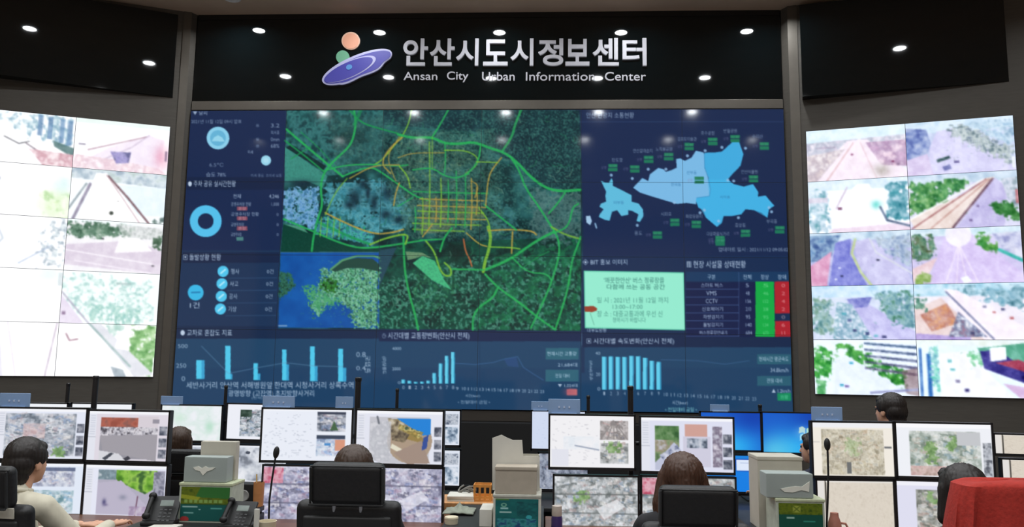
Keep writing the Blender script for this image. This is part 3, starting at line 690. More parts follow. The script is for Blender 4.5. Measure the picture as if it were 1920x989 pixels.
def L01():
    c = cell(WH); c.rect(0, 0, 1, .1, (225, 240, 236)); c.poly([(.1, .85), (.35, .55), (.78, .22), (.95, .3), (.9, 1), (.2, .98)], (236, 222, 240))
    c.line([(.15, .62), (.75, .26)], .012, (190, 150, 170)); c.line([(.3, .8), (.6, .5), (.78, .22)], .01, (190, 170, 200), .8); c.speck([(0, .72), (.5, .78), (.9, .88), (1, 1), (0, 1)], [(250, 225, 230), (225, 185, 200), (250, 240, 245)], .06, 6, .8)
    c.speck([(.38, .62), (.6, .6), (.58, .82), (.45, .85)], [(110, 100, 190), (160, 150, 215), (90, 90, 150)], .05, 7); c.glow((.93, .65), .1, (236, 160, 190), .9, .3); c.rect(.96, .52, .985, .72, (120, 90, 130), .8)
    c.rect(.05, .5, .12, .54, (120, 110, 140), .7); return c
def L10():
    c = cell(WH); trees(c, [(0, .1), (.3, .15), (.25, .5), (0, .6)], 8, ((160, 170, 190), (215, 220, 228), (240, 244, 246))); trees(c, [(0, .66), (.25, .55), (.1, .85), (0, .9)], 9, ((150, 190, 160), (215, 230, 220)), .05)
    c.glow((.88, .75), .2, (214, 240, 180), 1, .35); trees(c, [(.7, .55), (1, .5), (1, 1), (.85, 1)], 10, ((170, 220, 140), (225, 244, 205), (240, 250, 225)), .09, .9); c.glow((.92, .35), .12, (200, 235, 235), .8, .2); return c
def L11():
    c = cell((240, 246, 250)); c.rect(0, 0, 1, .12, (190, 205, 220)); c.speck([(0, 0), (1, 0), (1, .28), (0, .2)], [(150, 175, 195), (205, 220, 230), (170, 195, 190)], .08, 11, .9)
    c.rect(.45, .28, 1, .85, (222, 238, 246)); c.poly([(.25, .08), (.36, .06), (.78, 1), (.1, 1), (.16, .7)], (252, 251, 252))
    c.line([(.38, .12), (.6, .52), (.84, 1)], .02, (130, 90, 100)); c.line([(.36, .1), (.54, .52), (.74, 1)], .01, (200, 170, 180)); c.line([(.2, .3), (.05, 1)], .03, (140, 130, 160), .9); c.line([(.16, .3), (.0, .8)], .02, (120, 140, 150), .8)
    c.disc((.44, .84), .022, (70, 80, 70), ry=.04); c.disc((.5, .6), .01, (160, 160, 160)); trees(c, [(.88, .9), (1, .82), (1, 1), (.86, 1)], 12, ((60, 90, 90), (120, 150, 140))); return c
def L20():
    c = cell(WH); c.disc((.02, .38), .3, (110, 130, 178), .9, ry=.36); c.speck([(0, .1), (.3, .2), (.28, .6), (0, .7)], [(90, 110, 160), (150, 165, 200), (200, 210, 230)], .08, 13, .7); c.line([(.05, .02), (.3, .15), (.38, .45), (.2, .85)], .02, (190, 205, 220), .8)
    trees(c, [(.8, .05), (1, .0), (1, 1), (.82, .95), (.7, .6)], 14, ((130, 150, 170), (185, 205, 215), (225, 235, 238)), .06, .85, .38); c.line([(.55, .9), (.85, .55)], .01, (170, 190, 220)); return c
def L21():
    c = cell((236, 234, 240)); c.rect(0, 0, 1, .06, (235, 245, 248)); trees(c, [(0, .05), (.3, .06), (.7, .12), (.62, .3), (.3, .36), (.0, .34)], 15, ((40, 90, 60), (80, 130, 100), (130, 165, 140)), .05); c.speck([(.5, .05), (1, .1), (1, .3), (.6, .35)], [(160, 170, 170), (220, 225, 225), (120, 140, 130)], .05, 16, .8)
    c.poly([(0, .5), (.6, .38), (1, .5), (1, 1), (0, .88)], (216, 202, 222)); c.poly([(.55, .3), (.75, .3), (.9, .55), (.5, .62)], (250, 248, 250), .8); c.line([(0, .6), (.9, .8)], .008, (245, 240, 248)); c.line([(.1, .8), (.9, .98)], .008, (240, 230, 244))
    trees(c, [(.9, .3), (1, .18), (1, .55), (.9, .52)], 17, ((40, 80, 50), (80, 120, 90))); cars(c, [(.36, .34), (.44, .3), (.9, .82), (.6, .28)], ((60, 60, 70), (250, 250, 250))); return c
def L30():
    c = cell((252, 254, 254)); c.glow((.05, .9), .12, (150, 220, 220), .9, .12); c.rect(.0, .45, .15, .5, (205, 205, 225), .8); c.glow((.85, .1), .2, (225, 244, 246), .9, .2); c.rect(.95, .05, 1, .3, (200, 214, 220), .7); return c
def L31():
    c = cell((240, 250, 250)); trees(c, [(0, .1), (.4, .05), (.95, .2), (1, .9), (.35, 1), (.0, .5)], 18, ((150, 205, 200), (205, 235, 230), (240, 250, 248)), .07, .9, .3); c.poly([(0, .45), (.25, 1), (0, 1)], (226, 214, 236)); c.line([(.0, .4), (.3, 1)], .015, (170, 160, 190), .8); trees(c, [(.25, .7), (.5, .6), (.9, .75), (.85, 1), (.35, 1)], 19, ((120, 195, 185), (180, 225, 210)), .06, .8, .35); c.rect(.55, .2, .7, .24, (150, 180, 180), .6); c.rect(.02, .78, .06, .84, (150, 120, 160)); return c
def L40():
    c = cell((252, 250, 253)); c.poly([(.3, 0), (.42, 0), (.5, 1), (.25, 1)], (226, 224, 238)); c.line([(.15, 0), (.1, 1)], .01, (220, 200, 225), .8); c.line([(.5, 0), (.62, 1)], .01, (225, 215, 235)); c.line([(.05, .6), (.15, .66), (.1, .75)], .012, (120, 110, 150), .8); c.line([(.98, 0), (.9, 1)], .015, (205, 190, 210)); return c
def L41():
    c = cell((250, 250, 252)); trees(c, [(.72, .1), (1, .0), (1, 1), (.92, 1), (.74, .62)], 20, ((80, 160, 70), (130, 200, 110), (190, 230, 170)), .08); c.poly([(.3, .0), (.42, .0), (1, .95), (.8, 1)], (220, 222, 232)); c.line([(.3, .0), (.75, .8)], .02, (160, 190, 190)); trees(c, [(.45, .0), (.72, .0), (.6, .3)], 21, ((150, 205, 190), (220, 240, 235)), .06, .8); c.poly([(.62, .16), (.72, .2), (.72, .5), (.58, .45)], (252, 252, 252)); c.line([(.08, .2), (.12, .33), (.2, .3)], .012, (170, 120, 140)); c.poly([(.55, .8), (.68, .86), (.72, 1), (.6, 1)], (140, 160, 175), .8); return c
def Q00():
    c = cell((240, 236, 240)); sky(c, .3, (222, 236, 240)); c.speck([(0, .25), (1, .2), (1, .5), (0, .5)], [(225, 215, 225), (200, 200, 210), (245, 235, 240)], .06, 22); c.poly([(.0, 1), (.42, .25), (.62, .25), (1, .9), (1, 1)], (246, 232, 238)); c.speck([(.0, .5), (.4, .4), (.1, 1), (0, 1)], [(235, 220, 215), (205, 190, 195), (245, 235, 232)], .06, 23, .9)
    c.speck([(.6, .3), (1, .3), (1, .8), (.75, .75)], [(215, 180, 205), (190, 160, 185), (240, 215, 225)], .07, 24, .9); c.line([(.2, 1), (.48, .3)], .012, (225, 190, 190)); c.line([(.7, 1), (.55, .3)], .012, (235, 210, 215)); c.glow((.75, .85), .1, (190, 180, 170), .8, .14); c.rect(.1, .35, .3, .37, (170, 150, 170), .6); cars(c, [(.85, .68), (.9, .74), (.45, .5)], ((160, 100, 130), (150, 130, 150))); return c
def Q01():
    c = cell((214, 218, 236)); sky(c, .22, (206, 222, 234)); c.speck([(0, .1), (.2, .15), (.25, .5), (.1, .75), (0, .7)], [(120, 130, 180), (165, 175, 210), (200, 205, 225)], .06, 25); c.poly([(.2, 1), (.22, .5), (.3, .2), (.45, .15), (.55, .35), (1, .85), (1, 1)], (222, 216, 238)); c.poly([(0, .7), (.2, .6), (.25, 1), (0, 1)], (224, 210, 232))
    trees(c, [(.36, .12), (.55, .1), (1, .62), (1, .92), (.7, .62), (.45, .32)], 26, ((150, 160, 170), (215, 220, 215), (120, 135, 140)), .04); trees(c, [(.55, .08), (1, .1), (1, .55), (.8, .4)], 27, ((170, 195, 215), (215, 228, 236), (150, 175, 195)), .07); c.poly([(.28, .72), (.4, .66), (.41, .71), (.29, .78)], (90, 110, 110)); c.poly([(.33, .86), (.4, .82), (.42, .9), (.35, .94)], (150, 150, 190)); c.rect(.44, .76, .49, .8, (130, 120, 160)); c.rect(.96, .75, .99, .95, (240, 240, 240)); return c
def Q10():
    c = cell((250, 248, 250)); sky(c, .2, (220, 232, 240)); trees(c, [(0, .15), (.22, .2), (.2, .95), (0, 1)], 28, ((120, 170, 175), (190, 210, 220), (230, 236, 240)), .07); trees(c, [(.78, .12), (1, .1), (1, .8), (.78, .8)], 29, ((70, 140, 150), (120, 170, 180), (180, 205, 215)), .08); c.poly([(.25, 1), (.3, .45), (.5, .1), (.62, .1), (.8, 1)], (253, 250, 252)); c.rect(.0, .32, .2, .42, (226, 214, 224), .8); c.glow((.68, .5), .06, (150, 225, 215), .9, .1); c.poly([(.2, 1), (.25, .92), (1, .85), (1, 1)], (240, 222, 232)); c.line([(.72, .55), (.78, .8), (1, .92)], .02, (120, 130, 150)); c.line([(.4, .15), (.28, .55)], .01, (210, 190, 205)); c.rect(.3, .52, .34, .57, (150, 110, 130)); return c
def Q11():
    c = cell((226, 222, 238)); sky(c, .18, (190, 205, 220)); trees(c, [(0, .14), (.5, .1), (.56, .25), (.3, .55), (0, .75)], 30, ((60, 120, 70), (100, 155, 95), (150, 190, 130)), .06); c.poly([(0, .8), (.55, .35), (.72, .12), (.8, .1), (.4, 1), (.05, 1)], (238, 222, 214)); c.line([(.02, .98), (.72, .14)], .01, (170, 110, 110), .9); c.line([(.2, .98), (.75, .14)], .008, (190, 140, 130), .8); c.line([(.4, .98), (.78, .14)], .02, (140, 110, 120)); c.line([(0, .82), (.7, .14)], .012, (250, 245, 240))
    c.poly([(.42, 1), (.8, .12), (.9, .3), (.86, 1)], (205, 196, 226)); trees(c, [(.72, .55), (.9, .55), (1, .8), (1, .92), (.78, .78)], 31, ((60, 120, 60), (110, 160, 100))); c.speck([(.85, .15), (1, .12), (1, .7), (.9, .5)], [(180, 190, 200), (225, 225, 232), (150, 165, 170)], .06, 32, .9); c.rect(.97, .35, 1, .6, (200, 120, 120), .7); cars(c, [(.55, .85), (.62, .6)], ((120, 100, 140),)); return c
def Q20():
    c = cell((196, 194, 226)); sky(c, .16, (190, 208, 222)); c.speck([(0, .05), (.32, .05), (.2, .5), (0, .55)], [(120, 150, 190), (170, 190, 210), (110, 130, 170)], .07, 33); c.poly([(0, .62), (.22, .35), (.16, 1), (0, 1)], (226, 176, 200)); c.poly([(.18, 1), (.26, .2), (.42, .12), (.4, .4), (.5, .8), (.56, 1)], (150, 150, 212)); c.poly([(.44, .2), (.6, .12), (.95, .75), (1, 1), (.62, 1), (.48, .6)], (212, 206, 232)); c.line([(.46, .14), (.42, .4), (.5, .75), (.6, 1)], .022, (205, 214, 170)); c.line([(.6, .14), (.66, .4), (1, .8)], .012, (220, 220, 225))
    trees(c, [(.62, .1), (1, .08), (1, .7), (.72, .38)], 34, ((150, 165, 190), (200, 210, 222), (170, 180, 190)), .06); cars(c, [(.66, .52), (.28, .65), (.3, .8), (.24, .86)], ((60, 60, 80), (235, 235, 245))); return c
def Q21():
    c = cell((218, 208, 234)); sky(c, .14, (205, 222, 230)); trees(c, [(0, .1), (.24, .1), (.22, .55), (.05, .62), (0, .6)], 35, ((80, 120, 100), (130, 160, 130), (110, 120, 90)), .06); c.poly([(.15, 1), (.3, .2), (.4, .02), (.52, .02), (.6, .2), (1, .85), (1, 1)], (222, 206, 236)); c.disc((.44, .12), .12, (246, 240, 244), .9, ry=.22); c.poly([(0, .72), (.24, .52), (.16, .8), (0, .95)], (236, 212, 214)); trees(c, [(0, .88), (.15, .78), (.18, 1), (0, 1)], 36, ((140, 170, 90), (190, 205, 150)))
    trees(c, [(.6, .1), (.7, .12), (.78, .42), (.7, .48), (.6, .3)], 37, ((70, 140, 70), (130, 180, 100))); c.speck([(.74, .12), (1, .1), (1, .6), (.85, .5)], [(150, 150, 190), (205, 205, 225), (230, 228, 236)], .06, 38, .9); c.line([(.8, .42), (1, .62)], .03, (100, 190, 180)); 
    for x in (.3, .4, .5, .6): c.line([(.44, .3), (x, 1)], .008, (245, 232, 240), .8)
    c.poly([(.44, .9), (.5, .86), (.54, .96), (.47, 1)], (245, 245, 250)); return c
def Q30():
    c = cell((220, 224, 238)); sky(c, .22, (196, 220, 236)); trees(c, [(0, .2), (.2, .3), (.22, .9), (.0, .9)], 39, ((110, 150, 150), (170, 195, 190), (130, 160, 140)), .06); c.poly([(.22, 1), (.35, .32), (.5, .28), (1, .85), (1, 1)], (206, 200, 232)); c.speck([(.35, .25), (.6, .22), (.55, .4), (.4, .42)], [(120, 120, 190), (170, 170, 215)], .06, 40, .9); trees(c, [(.6, .18), (1, .12), (1, .8), (.85, .78), (.7, .5)], 41, ((110, 150, 160), (160, 190, 190), (90, 140, 110)), .06); c.speck([(.25, .3), (.4, .35), (.6, 1), (.2, 1)], [(225, 232, 236), (130, 170, 180), (245, 245, 248)], .04, 42, .8); cars(c, [(.52, .86), (.6, .9), (.68, .92), (.35, .62), (.3, .5), (.4, .8)], ((80, 90, 130), (110, 180, 190), (70, 70, 110)), .03); return c
def Q31():
    c = cell((242, 234, 240)); sky(c, .22, (180, 214, 228)); trees(c, [(.3, .05), (1, .1), (1, .5), (.7, .35)], 43, ((130, 175, 190), (180, 205, 215), (110, 150, 160)), .06); c.poly([(.28, .1), (.4, .12), (1, .8), (1, 1), (.6, 1)], (248, 238, 242)); c.poly([(0, .45), (.25, .25), (.62, 1), (0, .9)], (236, 216, 212)); c.speck([(.05, .55), (.3, .35), (.4, .7), (.15, .85)], [(225, 170, 130), (200, 150, 140), (240, 220, 200)], .06, 44, .9); trees(c, [(0, .2), (.12, .25), (.1, .5), (0, .5)], 45, ((80, 130, 110), (150, 180, 160))); c.line([(.3, .15), (.7, .98)], .016, (150, 150, 175)); c.poly([(0, .88), (.5, .95), (.5, 1), (0, 1)], (190, 170, 215)); c.speck([(.4, .5), (.65, .95), (.3, .95)], [(240, 240, 245), (120, 130, 160), (150, 110, 130)], .035, 46, .8)
    cars(c, [(.62, .4), (.7, .5), (.78, .45), (.85, .6), (.5, .86)], ((110, 110, 140), (200, 130, 130)), .025); return c
def Q40():
    c = cell((240, 244, 250)); trees(c, [(0, .1), (.18, .2), (.16, .65), (0, .75)], 47, ((60, 140, 70), (100, 180, 90), (150, 210, 140)), .06); trees(c, [(.02, .75), (.12, .7), (.12, 1), (.02, 1)], 48, ((100, 170, 110), (170, 220, 170))); trees(c, [(.2, .05), (.36, .1), (.9, .62), (.86, .85), (.6, .62), (.3, .28)], 49, ((50, 120, 60), (90, 160, 80), (120, 190, 100)), .06); c.poly([(.2, 1), (.22, .4), (.32, .28), (.85, .88), (.8, 1)], (236, 240, 250))
    for k in range(5): c.poly([(.5, .05 + k * .11), (1, .12 + k * .12), (1, .17 + k * .12), (.5, .09 + k * .11)], (90 + k * 8, 110, 140), .8); c.rect(.62, .1 + k * .1, .66, .18 + k * .1, (225, 225, 235), .5)
    c.poly([(.85, .55), (1, .5), (1, 1), (.88, .95)], (150, 120, 120), .6); cars(c, [(.25, .8), (.3, .82), (.35, .4)], ((100, 180, 200), (130, 110, 160)), .03); c.line([(.55, .95), (1, .88)], .02, (170, 170, 200)); return c
def Q41():
    c = cell((238, 246, 248)); sky(c, .12, (236, 240, 232)); c.rect(.02, .15, .05, 1, (90, 130, 190), .8); c.rect(.09, .25, .13, 1, (70, 120, 185), .9); trees(c, [(.12, .1), (.2, .15), (.22, .9), (.13, .8)], 50, ((90, 190, 170), (180, 230, 215), (120, 170, 190)), .04); c.poly([(.2, .25), (.45, .2), (.85, 1), (.2, 1)], (246, 244, 246)); trees(c, [(.4, .15), (.6, .2), (.62, .5), (.5, .48)], 51, ((110, 190, 130), (190, 225, 200)), .05, .9, .35); c.poly([(.55, .15), (1, .05), (1, .62), (.62, .45)], (100, 170, 140), .8); c.poly([(.57, .2), (.72, .18), (1, .55), (1, .78), (.6, .5)], (92, 84, 150)); c.poly([(.7, .4), (.9, .34), (1, .42), (1, .58)], (178, 92, 110)); c.poly([(.66, .14), (.8, .12), (.8, .34), (.66, .38)], (252, 252, 252)); cars(c, [(.92, .62), (.3, .5), (.34, .7), (.42, .85), (.28, .35)], ((60, 50, 110), (120, 190, 190), (140, 130, 160)), .03); c.poly([(.75, .75), (1, .82), (1, 1), (.9, 1)], (225, 200, 225)); return c
PICS_L = [[L00, L01], [L10, L11], [L20, L21], [L30, L31], [L40, L41]]
PICS_R = [[Q00, Q01], [Q10, Q11], [Q20, Q21], [Q30, Q31], [Q40, Q41]]
def led_wall(name, label, P, N, s_from, s_mid, s_to, z0, z1, pics):
    """s values run from the picture's left edge to its right edge"""
    base = np.array(P((s_from + s_to) / 2, z0))
    t = thing(name, label, 'video wall', base)
    hgt = (z1 - z0) / 5
    for r in range(5):
        for q, (sa, sb) in enumerate(((s_from, s_mid), (s_mid, s_to))):
            a = np.array(P(sa, z1 - r * hgt, 0.03)) - base; b = np.array(P(sb, z1 - r * hgt, 0.03)) - base
            e = (b - a); g = e / np.linalg.norm(e) * 0.0025
            img = blur(pics[r][q]().down(2), 1)
            hh, ww = img.shape[:2]
            det = (fbm(hh, ww, 7, 500 + r * 2 + q, 3) - .5)[..., None]
            lum = img.mean(-1, keepdims=True)
            if pics is PICS_L: img = lum + (img - lum) * .72; img = np.clip(img * 1.03 + 0.01 + det * .30 * np.clip(1.02 - img, 0, .3), 0, 1.2)
            else: img = lum + (img - lum) * 1.0; img = np.clip((img - .86) * 1.22 + .86 + det * (.03 + .35 * np.clip(1 - img, 0, .4)) + np.array([-.02, 0, .02]), 0, 1.2)
            screen('display_panel', M_LED, a + g + UPV * -0.0025, e - 2 * g, (0, 0, -(hgt - 0.005)), img, t)
    a = Vector(np.array(P(s_from, z0, 0.0285)) - base); b = Vector(np.array(P(s_to, z0, 0.0285)) - base)
    back = Vector(N) * -0.03
    MB().prism([a, b, b + back, a + back], (0, 0, z1 - z0)).build('backing_frame', mat('led_seam', (0.05, 0.06, 0.09), 0.6), t, smooth=False)
    return t
sm = s_left(144, 222); se = -0.047
led_wall('video_wall', 'overexposed white-blue traffic camera wall beside the blue dashboard with the round charts', PL, NL, sm + (sm - se), sm, se, EYE - 0.188, EYE + 2.9945, PICS_L)
led_wall('video_wall', 'lilac-toned traffic camera wall showing green trees, behind the red-draped chair', PR, NR, -0.0213, s_right(1696, 233), 2.2, EYE - 0.2838, EYE + 2.9149, PICS_R)

# ------------------------------------------------------------------ sign on the glass fascia
sgn0 = at(984, 115, D)
sign = thing('wall_sign', 'raised silver Korean and English lettering on the black glass fascia', 'sign', sgn0)
def letters(name, body, px0, py0, px1, py1, depth, bold, parent, m, widths=None):
    cu = bpy.data.curves.new('t', 'FONT'); cu.body = body; cu.resolution_u = 6; cu.offset = bold; cu.extrude = 0.5
    o = bpy.data.objects.new('t', cu); C.objects.link(o); bpy.context.view_layer.update()
    me = bpy.data.meshes.new_from_object(o.evaluated_get(bpy.context.evaluated_depsgraph_get()))
    bpy.data.objects.remove(o)
    v = np.array([x.co[:] for x in me.vertices]); mn, mx = v.min(0), v.max(0)
    v = (v - mn) / (mx - mn)
    a = np.array(at(px0, py1, D)); b = np.array(at(px1, py1 + (py1 - py0) * 0.0, D)); t = np.array(at(px0, py0, D))
    H = t[2] - a[2]; W = b[0] - a[0]
    co = np.stack([a[0] + v[:, 0] * W, D - 0.004 - (v[:, 2]) * depth, a[2] + (b[2] - a[2]) * v[:, 0] + v[:, 1] * H], 1) - np.array(parent.location)
    me.vertices.foreach_set('co', co.astype(np.float32).reshape(-1)); me.update()
    me.materials.clear(); me.materials.append(m)
    ob = bpy.data.objects.new(name, me); C.objects.link(ob); ob.parent = parent
    return ob
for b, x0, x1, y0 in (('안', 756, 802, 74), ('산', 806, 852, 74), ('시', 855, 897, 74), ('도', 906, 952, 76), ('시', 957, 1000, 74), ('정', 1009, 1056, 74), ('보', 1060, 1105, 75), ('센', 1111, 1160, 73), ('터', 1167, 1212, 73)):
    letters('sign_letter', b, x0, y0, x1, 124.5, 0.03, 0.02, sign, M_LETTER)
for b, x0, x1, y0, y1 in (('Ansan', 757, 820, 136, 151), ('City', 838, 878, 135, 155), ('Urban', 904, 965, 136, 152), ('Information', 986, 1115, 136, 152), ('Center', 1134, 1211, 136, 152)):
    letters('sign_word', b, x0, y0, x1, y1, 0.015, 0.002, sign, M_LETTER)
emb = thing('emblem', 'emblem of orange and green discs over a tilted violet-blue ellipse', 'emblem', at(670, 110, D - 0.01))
def emb_shape(name, pts, m, y0, y1):
    y0 += 0.004; y1 += 0.004
    P = [at(560 + x / 2.743, y / 2.743, D - y0) for x, y in pts]
    P = [p - emb.location for p in P]
    return MB().prism(P, (0, -(y1 - y0), 0)).build(name, m, emb)
def ell(cx, cy, a, b, deg, n=56, wob=None):
    t0 = math.radians(deg); r = []
    for i in range(n):
        t = 2 * PI * i / n; k = 1.0 + (wob(t) if wob else 0)
        x, y = a * k * math.cos(t), b * k * math.sin(t)
        r.append((cx + x * math.cos(t0) - y * math.sin(t0), cy + x * math.sin(t0) + y * math.cos(t0)))
    return r
def em(name, c, e): return mat(name, tuple(x * .55 for x in rgb(*c)), 0.5, vary=0.03, emit=rgb(*c), estr=e)  # emission added to brighten the emblem colours; the emblem itself is no lamp
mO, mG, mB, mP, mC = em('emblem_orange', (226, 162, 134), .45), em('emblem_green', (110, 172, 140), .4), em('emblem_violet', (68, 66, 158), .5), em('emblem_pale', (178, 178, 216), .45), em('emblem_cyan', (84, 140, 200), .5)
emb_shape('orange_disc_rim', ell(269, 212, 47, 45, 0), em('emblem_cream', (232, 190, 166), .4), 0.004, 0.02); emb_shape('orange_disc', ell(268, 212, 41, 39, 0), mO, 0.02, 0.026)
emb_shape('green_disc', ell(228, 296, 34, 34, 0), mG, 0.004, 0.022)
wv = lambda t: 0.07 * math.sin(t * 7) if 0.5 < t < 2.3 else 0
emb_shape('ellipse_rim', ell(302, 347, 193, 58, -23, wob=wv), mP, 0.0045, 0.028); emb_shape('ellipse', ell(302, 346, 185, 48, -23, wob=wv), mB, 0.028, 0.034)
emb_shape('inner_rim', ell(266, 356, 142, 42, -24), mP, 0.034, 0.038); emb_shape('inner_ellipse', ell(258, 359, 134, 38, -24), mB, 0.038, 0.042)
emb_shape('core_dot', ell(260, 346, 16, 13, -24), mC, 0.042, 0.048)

# ------------------------------------------------------------------ desks
YF, YB = 4.9, 6.5            # front and back rows of monitors
ZD = 0.72
def x_at(px, y): return at(px, 880, y).x
def desk(name, label, x0, x1, y0, y1, z, top_m, back_h=None, group=None):
    t = thing(name, label, 'desk', ((x0 + x1) / 2, (y0 + y1) / 2, 0), group=group)
    w, d = x1 - x0, y1 - y0
    MB().box((0, 0, z - 0.015), (w, d, 0.03), bev=0.006).build('desktop', top_m, t)
    for s in (-1, 1): MB().box((s * (w / 2 - 0.04), 0, (z - 0.03) / 2), (0.03, d - 0.1, z - 0.03), bev=0.004).build('side_panel', M_DESKD, t)
    MB().box((0, d / 2 - 0.06, (z - 0.03) / 2 + 0.05), (w - 0.1, 0.02, z - 0.15), bev=0.003).build('modesty_panel', M_DESKD, t)
    if back_h: MB().box((0, d / 2 + 0.0125, back_h / 2), (w, 0.025, back_h), bev=0.004).build('back_screen', M_DESKD, t)
    return t
fd = [(-60, 325), (480, 842), (1022, 1388), (1512, 1880)]
FL = ['brown wooden desk in front of the person in the cream shirt', 'brown wooden desk holding the gooseneck microphone beside a cream cup',
      'brown wooden desk beside the purple bottle', 'brown wooden desk facing the red-draped chair']
DX = []
for (a, b), lb in zip(fd, FL):
    x0, x1 = x_at(a, 4.7), x_at(b, 4.7); DX.append((x0, x1))
    desk('console_desk', lb, x0, x1, 4.2, 5.18, ZD, M_DESK, group='front row of console desks')
cab = []
CL = ['low side cabinet under the olive carton and desk phones', 'low side cabinet under the teal carton and beige papers', 'low side cabinet under the tall beige box and grey tissue box']
ZC = 0.80
for k in range(3):
    x0, x1 = DX[k][1] + 0.006, DX[k + 1][0] - 0.006
    t = thing('side_cabinet', CL[k], 'cabinet', ((x0 + x1) / 2, 4.6, 0), group='side cabinets between the front desks')
    w = x1 - x0
    MB().box((0, 0, 0.38), (w, 0.9, 0.76), bev=0.006).build('body', M_DESKD, t)
    MB().box((0, 0, 0.785), (w, 0.94, 0.03), bev=0.006).build('top', M_DESKD, t)
    for s in (-1, 1):
        d_ = MB().box((s * w / 4, -0.458, 0.38), (w / 2 - 0.02, 0.018, 0.70), bev=0.004).build('door', M_PLASTIC, t)
        MB().cyl((s * 0.03, -0.482, 0.44), (s * 0.03, -0.482, 0.56), 0.006).build('handle', M_CHROME, d_)
    cab.append((x0, x1))
for a, b, lb in ((0, 262, 'black rear desk behind the pair of monitors with the tall centre post'), (290, 552, 'black rear desk under the pale green map monitor'), (618, 874, 'black rear desk with narrow monitor edges next to the dark wall gap'),
                 (986, 1238, 'black rear desk with the pale blue monitor beside the dark wall gap'), (1298, 1556, 'black rear desk under the blue desktop monitors'), (1632, 1880, 'black rear desk behind the mottled beige monitors')):
    desk('rear_desk', lb, x_at(a, YB), x_at(b, YB), YB - 0.45, YB + 0.32, 0.62, M_DESKD, back_h=0.66, group='rear row of desks')

# ------------------------------------------------------------------ monitor pictures
def mon(bg=(236, 238, 244)): return Cv(144, 84, bg)
BOX = [(0, 0), (1, 0), (1, 1), (0, 1)]
def reg(x0, y0, x1, y1): return [(x0, y0), (x1, y0), (x1, y1), (x0, y1)]
def ui(bg=(232, 234, 242), lst=True):
    c = mon(bg); c.rect(0, 0, 1, .06, (244, 245, 250))
    if lst:
        c.rect(0, .06, .1, 1, (226, 228, 238))
        for k in range(9): c.rect(.02, .1 + k * .045, .085, .112 + k * .045, (176, 182, 198), .7)
        c.rect(0, .52, .1, .53, (150, 155, 170), .7)
    return c
def thumbs(c, seed, x=.89):
    for k in range(3):
        c.speck(reg(x, .3 + k * .23, .985, .48 + k * .23), [(60, 66, 82), (120, 124, 138), (170, 172, 182)], .04, seed + k)
def city(c, r, seed, tone=((70, 74, 88), (150, 152, 166), (196, 198, 210), (235, 236, 242)), n=40, green=None):
    c.speck(r, tone, .09, seed, 1); x0, y0 = r[0]; x1, y1 = r[2]
    tint = lambda t, d: tuple(np.clip(np.array(t) + np.array(d), 0, 255))
    cols = [tuple(tone[3]), tuple(tone[2]), tuple(tone[1]), tint(tone[2], (8, -4, -10)), tint(tone[1], (-20, -6, 16)), tint(tone[3], (6, 2, -8)), tuple(tone[0]), tint(tone[1], (22, -6, -8))]
    c.boxes((x0, y0, x1 - .09, y1 - .1), n * 2, cols, .075, seed, .7)
    c.boxes((x0, y0, x1 - .05, y1 - .06), n * 3, cols, .03, seed + 1, .75)
    c.speck(r, tone, .02, seed + 3, .25)
    for g in (green or []): c.speck([(g[0] - g[2], g[1] - g[3]), (g[0] + g[2], g[1] - g[3] * .7), (g[0] + g[2] * .8, g[1] + g[3]), (g[0] - g[2] * .8, g[1] + g[3])], [(90, 130, 70), (130, 168, 104), (172, 196, 150)], .04, seed + 9, .85, rag=.05)
def dots(c, r, seed, n=70, col=(150, 158, 176)):
    rs = random.Random(seed); x0, y0 = r[0]; x1, y1 = r[2]
    for _ in range(n):
        x = x0 + rs.random() * (x1 - x0 - .03); y = y0 + rs.random() * (y1 - y0 - .02); c.rect(x, y, x + .008 + rs.random() * .03, y + .013, col, .45)
def iA1():
    c = ui((226, 230, 244)); city(c, reg(.1, .1, .89, .94), 101, ((90, 100, 112), (150, 158, 170), (196, 200, 210), (228, 230, 236)), 50, [(.72, .85, .08, .1)]); c.speck(reg(.3, .3, .55, .6), [(200, 160, 160), (225, 200, 200), (180, 170, 175)], .05, 102, .6); thumbs(c, 103, .9); return c
def iA2():
    c = ui((222, 216, 226)); c.rect(.15, .13, .87, .97, (150, 148, 158)); c.speck(reg(.15, .13, .62, .34), [(150, 80, 66), (176, 100, 84), (130, 90, 84)], .08, 104); c.rect(.62, .1, .87, .38, (214, 206, 214)); c.speck(reg(.15, .32, .87, .5), [(80, 76, 84), (170, 168, 178), (225, 222, 228), (110, 104, 112)], .04, 105)
    c.poly([(.15, .5), (.87, .46), (.87, 1), (.2, .82)], (160, 156, 164)); c.poly([(.15, .8), (.4, .86), (.5, 1), (.15, 1)], (214, 214, 220)); c.poly([(.2, .96), (.3, .84), (.34, .86), (.24, 1)], (70, 74, 84)); c.poly([(.46, .96), (.52, .9), (.56, .96), (.5, 1)], (60, 60, 70)); c.rect(.8, .16, .88, .24, (150, 146, 158)); thumbs(c, 106); return c
def iA3():
    c = mon((224, 232, 246)); c.rect(0, 0, 1, .06, (240, 243, 250)); city(c, reg(.32, .08, .9, .46), 107, ((120, 124, 150), (170, 176, 196), (205, 210, 224), (235, 238, 245)), 26); c.rect(.32, .08, .9, .16, (80, 92, 124), .8); city(c, reg(.32, .54, .9, .98), 108, ((90, 130, 140), (150, 180, 190), (200, 215, 226), (236, 240, 246)), 22, [(.55, .75, .12, .1)]); return c
